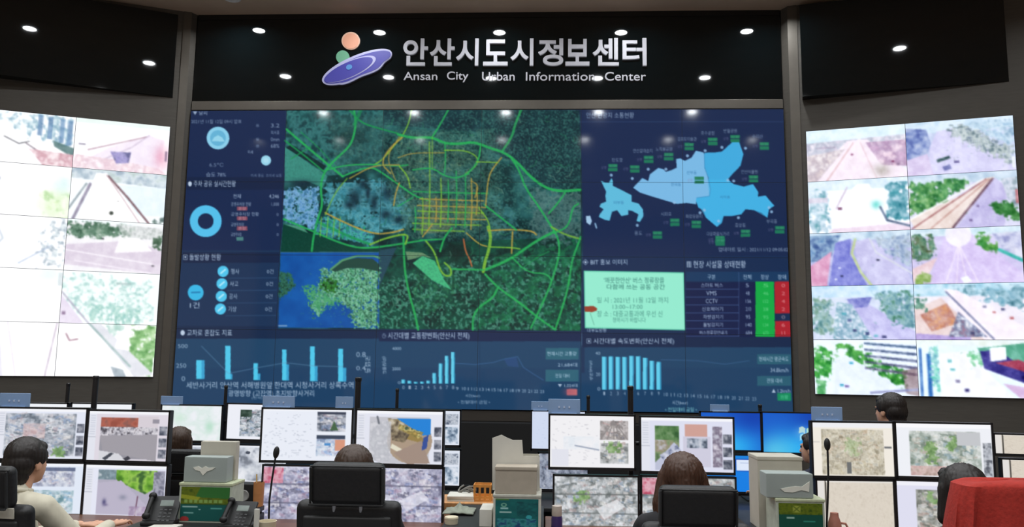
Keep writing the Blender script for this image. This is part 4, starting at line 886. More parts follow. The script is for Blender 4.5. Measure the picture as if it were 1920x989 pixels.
def iA4():
    c = ui((228, 230, 244)); c.rect(.16, .1, .98, .95, (176, 172, 190)); c.speck([(.3, .1), (.88, .1), (.9, .4), (.75, .55), (.6, .45), (.4, .3)], [(70, 120, 40), (110, 166, 56), (150, 196, 84), (60, 100, 50)], .1, 109); c.speck(reg(.16, .1, .38, .28), [(140, 160, 170), (110, 130, 140), (190, 200, 205)], .06, 110); c.poly([(.16, .35), (.45, .3), (.9, .95), (.16, .95)], (186, 180, 200)); c.speck(reg(.84, .12, .98, .6), [(110, 112, 130), (170, 170, 186), (90, 90, 110)], .06, 111)
    c.glow((.255, .72), .03, (80, 78, 120), .95, .075); c.glow((.275, .77), .035, (110, 100, 140), .7, .03); c.glow((.48, .62), .055, (140, 142, 162), .9, .06); c.line([(.66, .6), (.64, .98)], .014, (120, 90, 110)); c.speck(reg(.56, .78, .9, .96), [(200, 190, 205), (170, 150, 180), (140, 120, 150)], .05, 112, .8); return c
def iB1():
    c = mon((232, 236, 246)); dots(c, reg(.02, .08, .6, .95), 113, 110); c.rect(0, 0, 1, .04, (244, 246, 252)); city(c, reg(.61, .06, .93, .43), 114, ((60, 70, 84), (140, 146, 160), (200, 202, 212), (228, 228, 234)), 12); c.poly([(.76, .4), (.8, .22), (.85, .4)], (70, 100, 70)); c.rect(.61, .05, .93, .09, (60, 66, 84)); city(c, reg(.61, .5, .93, .9), 115, ((90, 110, 150), (170, 190, 214), (215, 222, 234), (236, 238, 244)), 10); c.rect(.61, .5, .93, .57, (60, 70, 90)); c.rect(.82, .58, .93, .8, (214, 150, 124)); c.rect(.7, .66, .77, .7, (80, 140, 200)); return c
def iB2():
    c = ui((226, 228, 240)); c.poly([(.15, .12), (.85, .12), (.85, .98), (.3, 1), (.15, .9)], (196, 196, 204)); c.disc((.62, .56), .26, (170, 150, 130), ry=.42); c.poly([(.46, .14), (.86, .14), (.86, .44), (.78, .46)], (36, 130, 214)); c.poly([(.38, .16), (.48, .16), (.82, .56), (.76, .6), (.5, .5)], (150, 128, 76)); c.speck([(.36, .14), (.46, .16), (.66, .34), (.56, .6), (.42, .56)], [(80, 70, 60), (150, 136, 110), (200, 190, 170)], .06, 116); c.speck([(.5, .25), (.78, .4), (.72, .52), (.48, .34)], [(190, 160, 90), (120, 110, 60), (220, 200, 130), (60, 80, 60)], .05, 117, .9)
    c.poly([(.42, .62), (.6, .78), (.56, .84), (.4, .7)], (225, 220, 200)); c.poly([(.44, .8), (.76, .55), (.86, .98), (.6, 1)], (160, 140, 128)); c.poly([(.78, .5), (.84, .44), (.82, .7), (.76, .74)], (56, 80, 150)); c.speck(reg(.16, .2, .4, .95), [(200, 202, 208), (180, 182, 190), (214, 214, 220)], .05, 118, .8); c.line([(.24, .12), (.26, .24)], .02, (110, 114, 124)); thumbs(c, 119, .9); return c
def iurban(seed, tone, green=None, pink=None):
    def f():
        c = mon(tone[2]); city(c, BOX, seed, tone, 80, green); c.line([(0, .34), (1, .33)], .012, tone[0], .7); c.line([(0, .68), (1, .69)], .012, tone[0], .7)
        c.poly([(.5, .6), (.75, .42), (.85, .55), (.6, .8)], tone[3], .7)
        if pink: c.speck(reg(0, .02, .22, .32), [(200, 110, 130), (225, 170, 185), (190, 60, 90)], .06, seed + 20, .85)
        return c
    return f
LAV = ((84, 84, 106), (146, 146, 172), (190, 190, 212), (232, 232, 244)); GRY = ((90, 96, 96), (150, 156, 158), (198, 202, 206), (238, 240, 244))
def iC1():
    c = mon((240, 239, 242)); dots(c, reg(.02, .05, .58, .95), 120, 100, (170, 170, 180)); c.speck(reg(.16, .4, .58, .65), [(225, 232, 240), (240, 240, 244)], .1, 121, .8); c.rect(.02, .66, .22, .98, (225, 226, 236)); c.line([(.3, .58), (.58, .66)], .012, (150, 160, 180)); city(c, reg(.6, .09, .93, .46), 122, ((110, 104, 104), (160, 154, 154), (200, 194, 194), (222, 218, 218)), 8)
    for k in range(5): c.line([(.76, .1), (.6 + k * .08, .45)], .01, (140, 134, 134))
    city(c, reg(.6, .52, .93, .92), 123, ((100, 104, 104), (160, 164, 164), (205, 206, 208), (226, 226, 228)), 14, [(.75, .6, .1, .1)]); return c
def iC2():
    c = ui((220, 222, 240)); c.speck(reg(.15, .15, .42, .85), [(80, 110, 76), (130, 150, 110), (150, 140, 120), (190, 190, 200)], .08, 124); c.speck(reg(.15, .15, .42, .42), [(50, 90, 50), (90, 130, 80), (120, 150, 110)], .06, 125); c.poly([(.15, .85), (.36, .46), (.44, .6), (.4, .95), (.15, .98)], (188, 192, 214)); c.speck([(.2, .7), (.4, .5), (.42, .6), (.25, .8)], [(90, 100, 130), (160, 166, 190), (210, 212, 226)], .04, 126)
    c.rect(.48, .12, .72, .34, (206, 160, 150)); c.rect(.46, .34, .76, .9, (206, 204, 222)); c.speck(reg(.5, .38, .72, .56), [(70, 80, 96), (160, 170, 186), (210, 212, 222)], .05, 127); c.speck(reg(.78, .15, .88, .9), [(190, 190, 204), (120, 110, 130), (215, 210, 222)], .06, 128); thumbs(c, 129, .89); return c
def iD1():
    c = mon((240, 234, 224)); c.rect(0, 0, 1, .1, (238, 238, 242)); city(c, reg(.11, .13, .88, .98), 130, ((120, 112, 96), (176, 168, 150), (210, 204, 188), (234, 230, 218)), 60, [(.5, .45, .1, .16)]); c.speck(reg(.11, .13, .88, .98), [(150, 140, 116), (225, 220, 205), (190, 180, 150)], .03, 131, .5); c.rect(.42, .74, .47, .95, (110, 112, 112)); c.rect(.89, .44, .98, .48, (110, 112, 116)); c.rect(0, .36, .09, .38, (210, 206, 200)); return c
def iD2():
    c = mon((238, 240, 246)); c.rect(0, 0, 1, .08, (248, 248, 252)); city(c, reg(.14, .14, .88, .98), 132, ((100, 116, 104), (160, 172, 164), (204, 210, 206), (230, 232, 232)), 34, [(.36, .55, .09, .2), (.58, .4, .07, .16)]); c.rect(.64, .16, .88, .4, (196, 198, 202)); c.speck(reg(.14, .8, .56, .98), [(200, 150, 150), (220, 190, 185), (170, 140, 130)], .05, 133, .8); c.speck(reg(.9, .35, .99, .98), [(150, 154, 164), (200, 204, 212), (90, 94, 104)], .05, 134); return c
def iD3():
    c = mon((216, 206, 192)); c.speck(BOX, [(206, 196, 182), (222, 213, 200), (214, 205, 191)], .03, 135, .8); c.rect(0, 0, .1, 1, (226, 222, 218)); c.line([(.115, 0), (.115, 1)], .014, (40, 38, 36)); c.rect(.12, 0, 1, .03, (228, 224, 218)); return c
def iD4():
    c = mon((222, 222, 240)); c.rect(0, 0, 1, .08, (240, 240, 248)); city(c, reg(.2, .15, .95, .98), 136, ((96, 100, 92), (150, 152, 146), (190, 192, 190), (222, 222, 222)), 40, [(.36, .3, .08, .1)]); return c
def iE1():
    c = mon((236, 240, 244)); dots(c, BOX, 137, 60, (190, 206, 206)); c.speck(BOX, [(238, 240, 246), (214, 232, 226), (240, 242, 246)], .18, 138, .7); c.glow((.8, .6), .1, (176, 220, 196), .8, .2); c.glow((.3, .35), .12, (206, 232, 216), .8, .14); return c
def iE2():
    c = mon((236, 238, 246)); city(c, reg(.22, .15, .62, .92), 139, ((50, 66, 72), (140, 150, 160), (196, 204, 214), (226, 230, 238)), 20); c.speck(reg(.22, .15, .42, .36), [(40, 60, 50), (80, 100, 90)], .06, 140); c.speck(reg(.62, .12, .95, .92), [(90, 100, 110), (190, 198, 206), (226, 230, 236)], .08, 141); return c
def iE4():
    c = mon((228, 232, 240)); c.speck(reg(.04, .06, .95, .96), [(120, 126, 138), (176, 182, 194), (212, 216, 224), (232, 234, 240)], .12, 142); c.disc((.35, .2), .04, (70, 76, 90)); c.glow((.5, .7), .2, (222, 226, 232), .7); return c
def iF(seed):
    def f():
        c = mon((222, 228, 240)); c.speck(reg(.5, .1, .97, .4), [(150, 160, 176), (200, 206, 216), (90, 100, 120)], .06, seed); c.speck(reg(.5, .48, .97, .95), [(80, 100, 124), (170, 186, 204), (225, 230, 240)], .07, seed + 1); return c
    return f
def iG():
    c = mon((208, 218, 240)); dots(c, BOX, 143, 50, (170, 184, 216)); return c
def iGd():
    c = mon((150, 158, 176)); city(c, BOX, 181, ((70, 76, 92), (130, 138, 156), (160, 168, 186), (190, 196, 210)), 20); return c
def iwin(full=True):
    def f():
        c = mon((24, 92, 200)); c.glow((.55, .9), .55, (40, 168, 240), 1, .6); c.glow((.2, 1.0), .4, (96, 206, 236), .8, .5); c.glow((.9, .1), .5, (14, 60, 170), .8, .5)
        if full:
            for k, (x, y, col) in enumerate(((.6, .36, (214, 226, 200)), (.72, .38, (196, 232, 190)), (.61, .54, (170, 226, 246)), (.73, .58, (240, 232, 180)))):
                c.poly([(x, y), (x + .05, y - .03), (x + .1, y + .02), (x + .09, y + .16), (x + .05, y + .12), (x - .01, y + .15)], col, .9)
            c.glow((.67, .5), .16, (150, 220, 250), .45, .2)
        return c
    return f
def iH3():
    c = iwin(False)(); c.rect(0, 0, 1, .1, (30, 130, 220)); c.rect(.6, .12, .92, .42, (222, 232, 250)); c.rect(.66, .2, .86, .22, (150, 170, 210)); c.rect(0, .45, 1, 1, (22, 126, 226)); c.glow((.3, .3), .2, (80, 190, 240), .9); return c
def iW(seed):
    def f():
        c = mon((240, 243, 248)); dots(c, reg(.05, .15, .95, .95), seed, 40); return c
    return f

# ------------------------------------------------------------------ monitors and their posts
POST = {}
def monitor(rect, Y, pic, label, group, yaw=0.0):
    px0, px1, py0, py1 = rect
    cx, cy = (px0 + px1) / 2, (py0 + py1) / 2
    c = at(cx, cy, Y)
    w = (at(px1, cy, Y) - at(px0, cy, Y)).length; h = (at(cx, py0, Y) - at(cx, py1, Y)).length
    t = thing('monitor', label, 'monitor', c, yaw, group)
    MB().box((0, 0.022, 0), (w, 0.036, h), bev=0.005).build('casing', M_FRAME, t)
    MB().box((0, 0.05, -0.01), (w * 0.55, 0.03, h * 0.55), bev=0.012).build('rear_housing', M_FRAME, t)
    b, bb = 0.011, 0.016
    f = MB()
    for (x, z, dx_, dz_) in ((0, h / 2 - b / 2, w, b), (0, -h / 2 + bb / 2, w, bb), (-w / 2 + b / 2, 0, b, h), (w / 2 - b / 2, 0, b, h)):
        f.box((x, 0.0, z), (dx_, 0.014, dz_))
    f.build('bezel', M_FRAME, t, smooth=False)
    MB().box((w * 0.3, -0.0075, -h / 2 + bb / 2), (0.03, 0.002, 0.005)).build('button_strip', M_PLASTIC, t, smooth=False)
    img = blur(pic().down(1), 1)
    screen('screen', M_MON, (-w / 2 + b, 0.0, h / 2 - b), (w - 2 * b, 0, 0), (0, 0, -(h - b - bb)), img, t)
    return t
GF, GB = 'front row of desk monitors', 'rear row of desk monitors'
FRONT = [
 ((-8, 160, 764, 865), iA1, 'monitor above the head of the person in the cream shirt, dense grey rooftops', .05),
 ((160, 319, 769, 869), iA2, 'monitor showing a grey car park with a red-brown building', -.04),
 ((-12, 155, 866, 968), iA3, 'lower monitor behind the cream shirt with two stacked street pictures', .05),
 ((153, 315, 870, 975), iA4, 'lower monitor showing a bright green tree over a lilac road', -.04),
 ((489, 661, 765, 869), iB1, 'monitor with a pale dotted map and two small pictures, behind the microphone head', .03),
 ((664, 833, 768, 875), iB2, 'monitor showing a round camera view with a triangle of blue sky', -.04),
 ((490, 663, 872, 981), iurban(150, LAV, pink=True), 'lower monitor with lilac rooftops and a pink corner, behind the microphone stem', .03),
 ((664, 832, 875, 985), iurban(151, LAV), 'lower monitor of lilac grey rooftops beside the single black chair', -.04),
 ((1028, 1192, 777, 882), iC1, 'monitor with a white map and grey and green pictures, above the tree-dotted rooftops monitor', .02),
 ((1199, 1377, 781, 890), iC2, 'monitor showing a green hillside and pink block above the long brown hair', -.03),
 ((1036, 1199, 891, 1000), iurban(152, GRY, green=[(.33, .4, .09, .12)]), 'lower monitor of pale grey rooftops with a green tree, beside the purple bottle', .02),
 ((1201, 1381, 893, 1004), iurban(153, GRY, pink=True), 'lower monitor hidden behind the long brown hair, pink at its edge', -.03),
 ((1520, 1679, 790, 898), iD1, 'monitor of mottled beige buildings with a small green tree', .03),
 ((1680, 1861, 792, 900), iD2, 'monitor of green trees and white buildings above the red-draped chair', -.06),
 ((1529, 1680, 899, 1008), iD3, 'lower monitor with a plain speckled beige screen', .03),
 ((1681, 1866, 901, 1012), iD4, 'lower monitor mostly hidden by the red-draped chair', -.06)]
fm = [monitor(r, YF, p, l, GF, y) for r, p, l, y in FRONT]
BACK = [
 ((10, 126, 755, 824), iW(160), 'rear monitor whose white top edge shows above the grey rooftops monitor', 0),
 ((131, 248, 756, 826), iW(161), 'rear monitor whose white top edge shows above the grey car park monitor', 0),
 ((300, 417, 759, 830), iE1, 'rear monitor showing a pale green and white map', 0),
 ((421, 540, 757, 828), iE2, 'rear monitor showing grey camera tiles beside the pale green map', -.1),
 ((301, 417, 833, 905), iE4, 'lower rear monitor behind the grey tissue box on the olive carton', 0),
 ((421, 540, 834, 908), iE4, 'lower rear monitor showing a blurred grey picture above the small black speaker', -.06),
 ((626, 742, 767, 838), iW(162), 'rear monitor hidden behind the blue-sky camera monitor', 0),
 ((748, 864, 768, 838), iF(170), 'rear monitor edge with grey street tiles beside the dark wall gap', 0),
 ((749, 864, 842, 914), iF(174), 'lower rear monitor edge with blue-grey tiles, beside the dark wall gap', 0),
 ((995, 1099, 770, 846), iG, 'rear monitor strip of pale blue beside the white map monitor', 0),
 ((1008, 1104, 849, 922), iGd, 'lower rear monitor strip behind the beige papers', 0),
 ((1312, 1428, 772, 848), iwin(False), 'rear monitor with plain deep blue screen, half behind the green hillside monitor', 0),
 ((1429, 1546, 773, 853), iwin(True), 'rear monitor with blue desktop picture and a pale window emblem', -.08),
 ((1313, 1428, 852, 926), iH3, 'lower rear monitor of bright blue with a white window', 0)]
bm_ = [monitor(r, YB, p, l, GB, y) for r, p, l, y in BACK]

def post(name, label, px, ytop, Y, desk_z, mons, r, group):
    p = at(px, ytop, Y)
    t = thing(name, label, 'monitor stand', (p.x, Y, desk_z), group=group)
    h = p.z - desk_z
    MB().box((0, -0.02, 0.006), (0.3, 0.22, 0.012), bev=0.004).build('base', M_FRAME, t)
    MB().cyl((0, 0, 0.01), (0, 0, h), r).build('pole', M_FRAME, t)
    MB().lathe([(r * 1.05, 0), (r * 1.15, 0.004), (r * 1.15, 0.02), (r * .8, 0.026)], (0, 0, h - 0.012)).build('pole_cap', M_FRAME, t)
    for m in mons:
        q = m.location - t.location
        yb = 0.07
        MB().tube([(0, 0, q.z - 0.01), (q.x * 0.45, 0.01, q.z - 0.01), (q.x * 0.98, q.y + yb - 0.012, q.z - 0.01)], 0.014).cyl((q.x, q.y + yb + 0.004, q.z - 0.01), (q.x, q.y + 0.05, q.z - 0.01), 0.035).build('arm', M_FRAME, t)
GP = 'black monitor posts on the front desks'
post('monitor_stand', 'thick black monitor post rising beside the cream-shirted person, above the grey car park monitor', 180, 709, YF + 0.16, ZD, fm[0:4], 0.0175, GP)
post('monitor_stand', 'thick black monitor post between the pale dotted map and the blue-sky camera monitors', 672, 712, YF + 0.16, ZD, fm[4:8], 0.0185, GP)
post('monitor_stand', 'thick black monitor post in front of the cyan speed bars of the dashboard', 1182, 728, YF + 0.16, ZD, fm[8:12], 0.0175, GP)
post('monitor_stand', 'thick black monitor post between the beige buildings and green trees monitors', 1683, 800, YF + 0.16, ZD, fm[12:16], 0.0175, GP)
GQ = 'thin black monitor posts on the rear desks'
post('monitor_stand', 'thin black monitor post before the brown wall, above the white top edges', 128, 722, YB + 0.16, 0.62, bm_[0:2], 0.0145, GQ)
post('monitor_stand', 'thin black monitor post above the pale green map and grey tiles monitors', 424, 726, YB + 0.16, 0.62, bm_[2:6], 0.0135, GQ)
post('monitor_stand', 'thin black monitor post below the small rising bar chart', 745, 732, YB + 0.16, 0.62, bm_[6:9], 0.0135, GQ)
post('monitor_stand', 'thin black monitor post above the white map monitor', 1103, 745, YB + 0.16, 0.62, bm_[9:11], 0.0135, GQ)
post('monitor_stand', 'thin black monitor post between the two blue desktop monitors', 1425, 762, YB + 0.16, 0.62, bm_[11:14], 0.0145, GQ)

# blue acrylic name boards standing on top of the monitors
M_ACR = mat('blue_grey_acrylic', rgb(138, 168, 208), 0.25, vary=0.05, scale=4)
M_ACRD = mat('pale_marks', rgb(190, 205, 230), 0.5)
def board(label, px0, px1, py0, py1, Y, marks, group):
    a = at(px0, py1, Y); b = at(px1, py0, Y)
    w, h = b.x - a.x, b.z - a.z
    t = thing('name_board', label, 'name board', ((a.x + b.x) / 2, Y, a.z), group=group)
    MB().box((0, 0.012, h / 2 + 0.002), (w, 0.012, h), bev=0.003).build('board', M_ACR, t)
    MB().box((0, 0.012, 0.006), (w * 0.8, 0.04, 0.012), bev=0.003).build('foot', M_ACR, t)
    for k in range(marks): MB().box(((k - (marks - 1) / 2) * w * 0.16, 0.005, h * 0.5), (w * 0.05, 0.004, h * 0.13)).build('printed_mark', M_ACRD, t, smooth=False)
GN = 'blue name boards on the front monitors'; GM = 'small blue name boards on the rear monitors'
for lb, r in (('blue name board on the grey rooftops monitor', (-4, 55, 739, 765)), ('blue name board on the pale dotted map monitor', (491, 552, 744, 766)), ('blue name board on the white map monitor', (1028, 1088, 750, 778)), ('blue-grey name board on the beige buildings monitor', (1523, 1580, 765, 791))):
    board(lb, *r, YF, 3, GN)
for lb, r in (('small blue name board on the pale green map monitor', (300, 342, 744, 760)), ('small blue name board behind the pale dotted map monitor', (628, 662, 745, 768)), ('small blue name board on the pale blue rear monitor', (996, 1030, 754, 771)), ('small blue-grey name board on the deep blue rear monitor', (1332, 1368, 760, 773))):
    board(lb, *r, YB, 0 if r[0] < 400 or r[0] > 1300 else 2, GM)

# ------------------------------------------------------------------ cartons, tissue boxes and small things
M_CARD = mat('beige_cardboard', rgb(190, 186, 172), 0.75, vary=0.05, scale=10)
M_PAPER = mat('pale_paper', rgb(214, 212, 202), 0.8, vary=0.04, scale=10)
M_GREYB = mat('grey_green_box', rgb(158, 168, 164), 0.6, vary=0.04, scale=8)
M_CREAM = mat('cream_plastic', rgb(222, 212, 184), 0.5, vary=0.04)
M_TISSUE = mat('white_tissue', rgb(226, 226, 214), 0.85, vary=0.03)
def open_box(name, w, d, h, m, parent, th=0.004, z=0.0):
    b = MB()
    b.box((0, 0, z + th / 2), (w, d, th))
    for s in (-1, 1):
        b.box((s * (w / 2 - th / 2), 0, z + h / 2), (th, d, h)); b.box((0, s * (d / 2 - th / 2), z + h / 2), (w, th, h))
    return b.build(name, m, parent, smooth=False)
def printed(c, px0, px1, pytop, Y, depth, z0, label, name, paint, side_m, lid_m, rz=0.0):
    """printed carton standing on z0, its front face between two pixel columns at distance Y"""
    a = at(px0, pytop, Y); b = at(px1, pytop, Y); w = b.x - a.x; h = a.z - z0
    t = thing(name, label, c, ((a.x + b.x) / 2, Y, z0), rz)
    MB().box((0, depth / 2 + 0.001, h / 2), (w, depth, h), bev=0.004).build('body', side_m, t)
    MB().box((0, depth / 2, h - 0.006), (w + 0.006, depth + 0.006, 0.016), bev=0.004).build('rim', lid_m, t)
    screen('printed_front', M_PRINT, (-w / 2 + 0.012, -0.0006, h - 0.02), (w - 0.024, 0, 0), (0, 0, -(h - 0.03)), blur(paint().a, 1), t)
    return t, w, h, depth
def p_olive():
    c = Cv(90, 96, (44, 84, 40)); c.rect(0, 0, 1, .5, (92, 108, 22)); c.speck(reg(0, 0, 1, .5), [(60, 84, 20), (110, 124, 26), (84, 100, 24)], .1, 200, .8); c.poly([(.4, .0), (1, .0), (1, .34), (.3, .3)], (52, 116, 52)); c.poly([(0, .22), (.4, .3), (.36, .4), (0, .34)], (170, 176, 50), .8)
    for k in range(8): c.rect(.08 + k * .1, .38, .15 + k * .1, .47, (150, 190, 110), .75)
    c.rect(0, .52, 1, 1, (18, 92, 88)); c.rect(.05, .56, .36, .6, (170, 205, 200), .9); c.rect(.62, .6, .86, .65, (110, 190, 180), .8); c.rect(.08, .74, .28, .78, (150, 200, 196), .8); c.disc((.1, .95), .09, (176, 60, 60)); c.disc((.4, .66), .02, (170, 210, 210)); return c
def p_teal():
    c = Cv(90, 96, (20, 104, 104)); c.speck(BOX, [(14, 92, 94), (24, 112, 110)], .2, 201, .8); c.rect(.0, .0, .32, .06, (92, 132, 70), .9); c.rect(.12, .3, .3, .36, (170, 214, 210), .9); c.disc((.2, .22), .07, (150, 200, 170), .8, inner=.035); c.rect(.1, .44, .38, .49, (186, 216, 210), .9); c.speck(reg(.5, .1, .98, .6), [(12, 72, 78), (24, 110, 110)], .1, 202, .9); c.disc((.78, .62), .07, (70, 190, 200), .8); c.speck(reg(.05, .68, .95, .98), [(20, 100, 110), (70, 160, 160), (30, 70, 120)], .1, 203, .9); return c
def p_olive2():
    c = Cv(90, 96, (24, 84, 66)); c.rect(0, 0, 1, .34, (92, 110, 22)); c.speck(reg(0, 0, 1, .34), [(56, 84, 18), (112, 128, 26), (80, 100, 20)], .12, 204, .9); c.rect(.32, .08, .5, .28, (176, 186, 80), .8); c.line([(.34, .1), (.48, .26)], .02, (90, 110, 30)); c.line([(.48, .1), (.34, .26)], .02, (90, 110, 30)); c.rect(.0, .36, 1, 1, (16, 84, 70)); c.rect(.18, .42, .36, .47, (180, 214, 200), .9); c.rect(.56, .52, .82, .56, (60, 160, 140), .8); c.rect(.14, .74, .32, .79, (170, 210, 200), .9); return c
YT = 4.32
t1, w1, h1, d1 = printed('box', 337, 436, 906, YT, 0.17, ZC, 'olive green and teal printed carton with the grey tissue box standing on it', 'printed_carton', p_olive, mat('pale_green_card', rgb(186, 194, 178), 0.7), mat('olive_rim', rgb(190, 197, 164), 0.7))
t2, w2, h2, d2 = printed('box', 925, 1014, 928, YT, 0.24, ZC, 'teal printed carton topped with beige card boxes', 'printed_carton', p_teal, mat('pale_card_side', rgb(206, 206, 194), 0.7), mat('grey_card_rim', rgb(190, 190, 178), 0.7))
t3, w3, h3, d3 = printed('box', 1455, 1546, 936, YT - 0.06, 0.2, ZC, 'olive and dark green printed carton in front of the tall beige box', 'printed_carton', p_olive2, mat('pale_green_card', rgb(176, 190, 160), 0.7), mat('olive_rim', rgb(190, 200, 150), 0.7))
def tissue_box(label, px0, px1, py0, py1, Y, depth, z0, shape, rz=0.0, name='tissue_box'):
    a = at(px0, py0, Y); b = at(px1, py1, Y); w = b.x - a.x; h = a.z - z0
    t = thing(name, label, 'tissue box', ((a.x + b.x) / 2, Y, z0), rz)
    MB().box((0, depth / 2, h / 2 + 0.0005), (w, depth, h), bev=0.006).build('box_body', M_GREYB, t)
    pts = [((x - 0.5) * w, -0.003, h * (1 - y)) for x, y in shape]
    MB().prism(pts, (0, 0.01, 0)).build('slot_film', M_TISSUE, t, smooth=False)
    return t, h
bat = [(.22, .42), (.34, .36), (.42, .44), (.5, .36), (.58, .42), (.74, .4), (.66, .5), (.55, .56), (.46, .72), (.38, .55), (.28, .52)]
tb1, th1 = tissue_box('grey-green tissue box with a pale winged opening on the olive carton', 346, 424, 857, 902, YT + 0.008, 0.092, ZC + h1 + 0.0025, bat)
# folded beige sheet standing behind the first tissue box
def sheet_box(name, label, px0, px1, py0, py1, Y, depth, z0, m, cat, lid=True):
    a = at(px0, py0, Y); b = at(px1, py1, Y); w = b.x - a.x; h = a.z - z0
    t = thing(name, label, cat, ((a.x + b.x) / 2, Y, z0))
    MB().box((0, depth / 2, h / 2), (w, depth, h), bev=0.004).build('body', m, t)
    if lid: MB().box((0, depth / 2, h - 0.008), (w + 0.006, depth + 0.008, 0.02), bev=0.004).build('lid', m, t)
    return t
sheet_box('card_box', 'beige card box upright behind the winged tissue box', 377, 440, 828, 900, YT + 0.108, 0.05, ZC + h1 + 0.0025, M_CARD, 'box', False)
# beige stack on the teal carton
bx = at(928, 876, YT); zt2 = ZC + h2 + 0.0025
sheet_box('card_box', 'flat grey-beige card box on the teal carton', 929, 1006, 876, 928, YT + 0.005, 0.12, zt2, mat('grey_beige_card', rgb(178, 168, 152), 0.7, vary=0.06), 'box')
tt = thing('card_box', 'torn open beige carton with a ragged flap behind the flat card box', 'box', at(966, 928, YT + 0.14)); tt.location.z = zt2
q = [(923, 822), (940, 816), (952, 822), (962, 826), (979, 826), (981, 856), (1012, 857), (1012, 925), (923, 925)]
MB().prism([tuple(Vector((at(x, y, YT + .14).x - tt.location.x, 0, max(0.0, at(x, y, YT + .14).z - zt2)))) for x, y in q], (0, 0.006, 0)).build('front_flap', M_PAPER, tt, smooth=False)
w = at(1012, 900, YT + .14).x - at(923, 900, YT + .14).x
open_box('carton_body', w, 0.084, at(960, 860, YT).z - zt2, M_CARD, tt).location = (0, 0.051, 0)
MB().box((-w * .17, -0.004, 0.125), (w * .36, 0.003, 0.028), bev=0.001).build('paper_label', M_GREYB, tt)
# tall beige box and tissue box at the third cabinet
sheet_box('card_box', 'tall beige card box behind the printed green carton, under the blue desktop monitor', 1420, 1508, 857, 985, YT + 0.16, 0.2, ZC, M_CARD, 'box')
fish = [(.3, .62), (.45, .56), (.62, .5), (.75, .52), (.92, .3), (.9, .72), (.74, .66), (.55, .76), (.38, .74)]
tb3, th3 = tissue_box('grey tissue box with a pale fish-shaped opening above the green carton', 1436, 1526, 888, 934, YT - 0.055, 0.13, ZC + h3 + 0.0025, fish)
# desk phones
def phone(label, px, py, Y, z0, rz):
    p = at(px, py, Y)
    t = thing('desk_phone', label, 'phone', (p.x, Y, z0), rz)
    rot = Matrix.Rotation(math.radians(52), 3, 'X')
    MB().box((0, 0.02, 0.012), (0.19, 0.17, 0.024), bev=0.008).build('base', M_PLASTIC, t)
    MB().box((0, 0.03, 0.085), (0.19, 0.17, 0.022), rot, bev=0.007).box((0, 0.06, 0.05), (0.12, 0.02, 0.08), bev=0.004).build('face', M_PLASTIC, t)
    MB().box((0.035, -0.004, 0.125), (0.075, 0.04, 0.004), rot, bev=0.002).build('display', mat('grey_lcd', rgb(110, 122, 116), 0.25), t)
    k = MB()
    for i in range(3):
        for j in range(4): k.box((0.01 + i * 0.026, -0.020 - j * 0.0145, 0.088 - j * 0.0185), (0.017, 0.010, 0.006), rot, bev=0.002)
    k.build('keypad', mat('dark_keys', rgb(60, 62, 64), 0.5), t)
    h = MB().tube([(-0.065, -0.06, 0.058), (-0.065, -0.005, 0.115), (-0.065, 0.05, 0.165)], 0.014)
    h.ball((-0.065, -0.052, 0.058), (0.024, 0.022, 0.022)).ball((-0.065, 0.046, 0.162), (0.024, 0.022, 0.022))
    h.build('handset', M_BLACK, t)
    return t
phone('black desk phone between the olive carton and the green tree monitor', 302, 950, 4.27, ZC, 0.12).scale = (.9, .86, .86)
ph2 = phone('charcoal desk phone with a pale strip, below the small black speaker', 446, 955, 4.22, ZC, -0.1); ph2.scale = (.86, .8, .8)
MB().box((0.115, 0.02, 0.06), (0.03, 0.02, 0.12), bev=0.003).build('paper_strip', M_PAPER, ph2)
# small black speaker
a = at(444, 948, 4.85); b = at(476, 909, 4.85)
sp = thing('speaker', 'small black desktop speaker with a pale round cone', 'speaker', ((a.x + b.x) / 2, 4.85, ZC))
wsp = b.x - a.x; hsp = b.z - ZC
MB().box((0, 0.05, hsp / 2), (wsp, 0.1, hsp), bev=0.006).build('cabinet', M_BLACK, sp)
zc = at(457, 930, 4.85).z - ZC
MB().lathe([(0.0, 0.0), (0.030, 0.0), (0.034, 0.003), (0.030, 0.006), (0.012, 0.002), (0.0, 0.004)]).build('cone', mat('pale_cone', rgb(150, 150, 148), 0.5), sp)
sp.children[-1].rotation_euler = (PI / 2, 0, 0); sp.children[-1].location = (-0.01, 0.0, zc)
# orange pot with pens beside the speaker
p = at(484, 945, 4.86)
pen = thing('pen_holder', 'small orange-brown pen holder between the speaker and the lilac rooftops monitor', 'pen holder', (p.x, 4.86, ZC))
MB().lathe([(0.0, 0), (0.03, 0), (0.032, 0.14), (0.028, 0.14), (0.026, 0.01), (0.0, 0.01)]).build('cup', mat('orange_wood', rgb(190, 130, 80), 0.6), pen)
for i, c_ in enumerate((rgb(40, 40, 44), rgb(220, 190, 120))): MB().cyl((0.008 - i * .016, 0, 0.012), (0.018 - i * .036, 0.0, 0.185), 0.004).build('pen', mat('pen_%d' % i, c_, 0.4), pen)
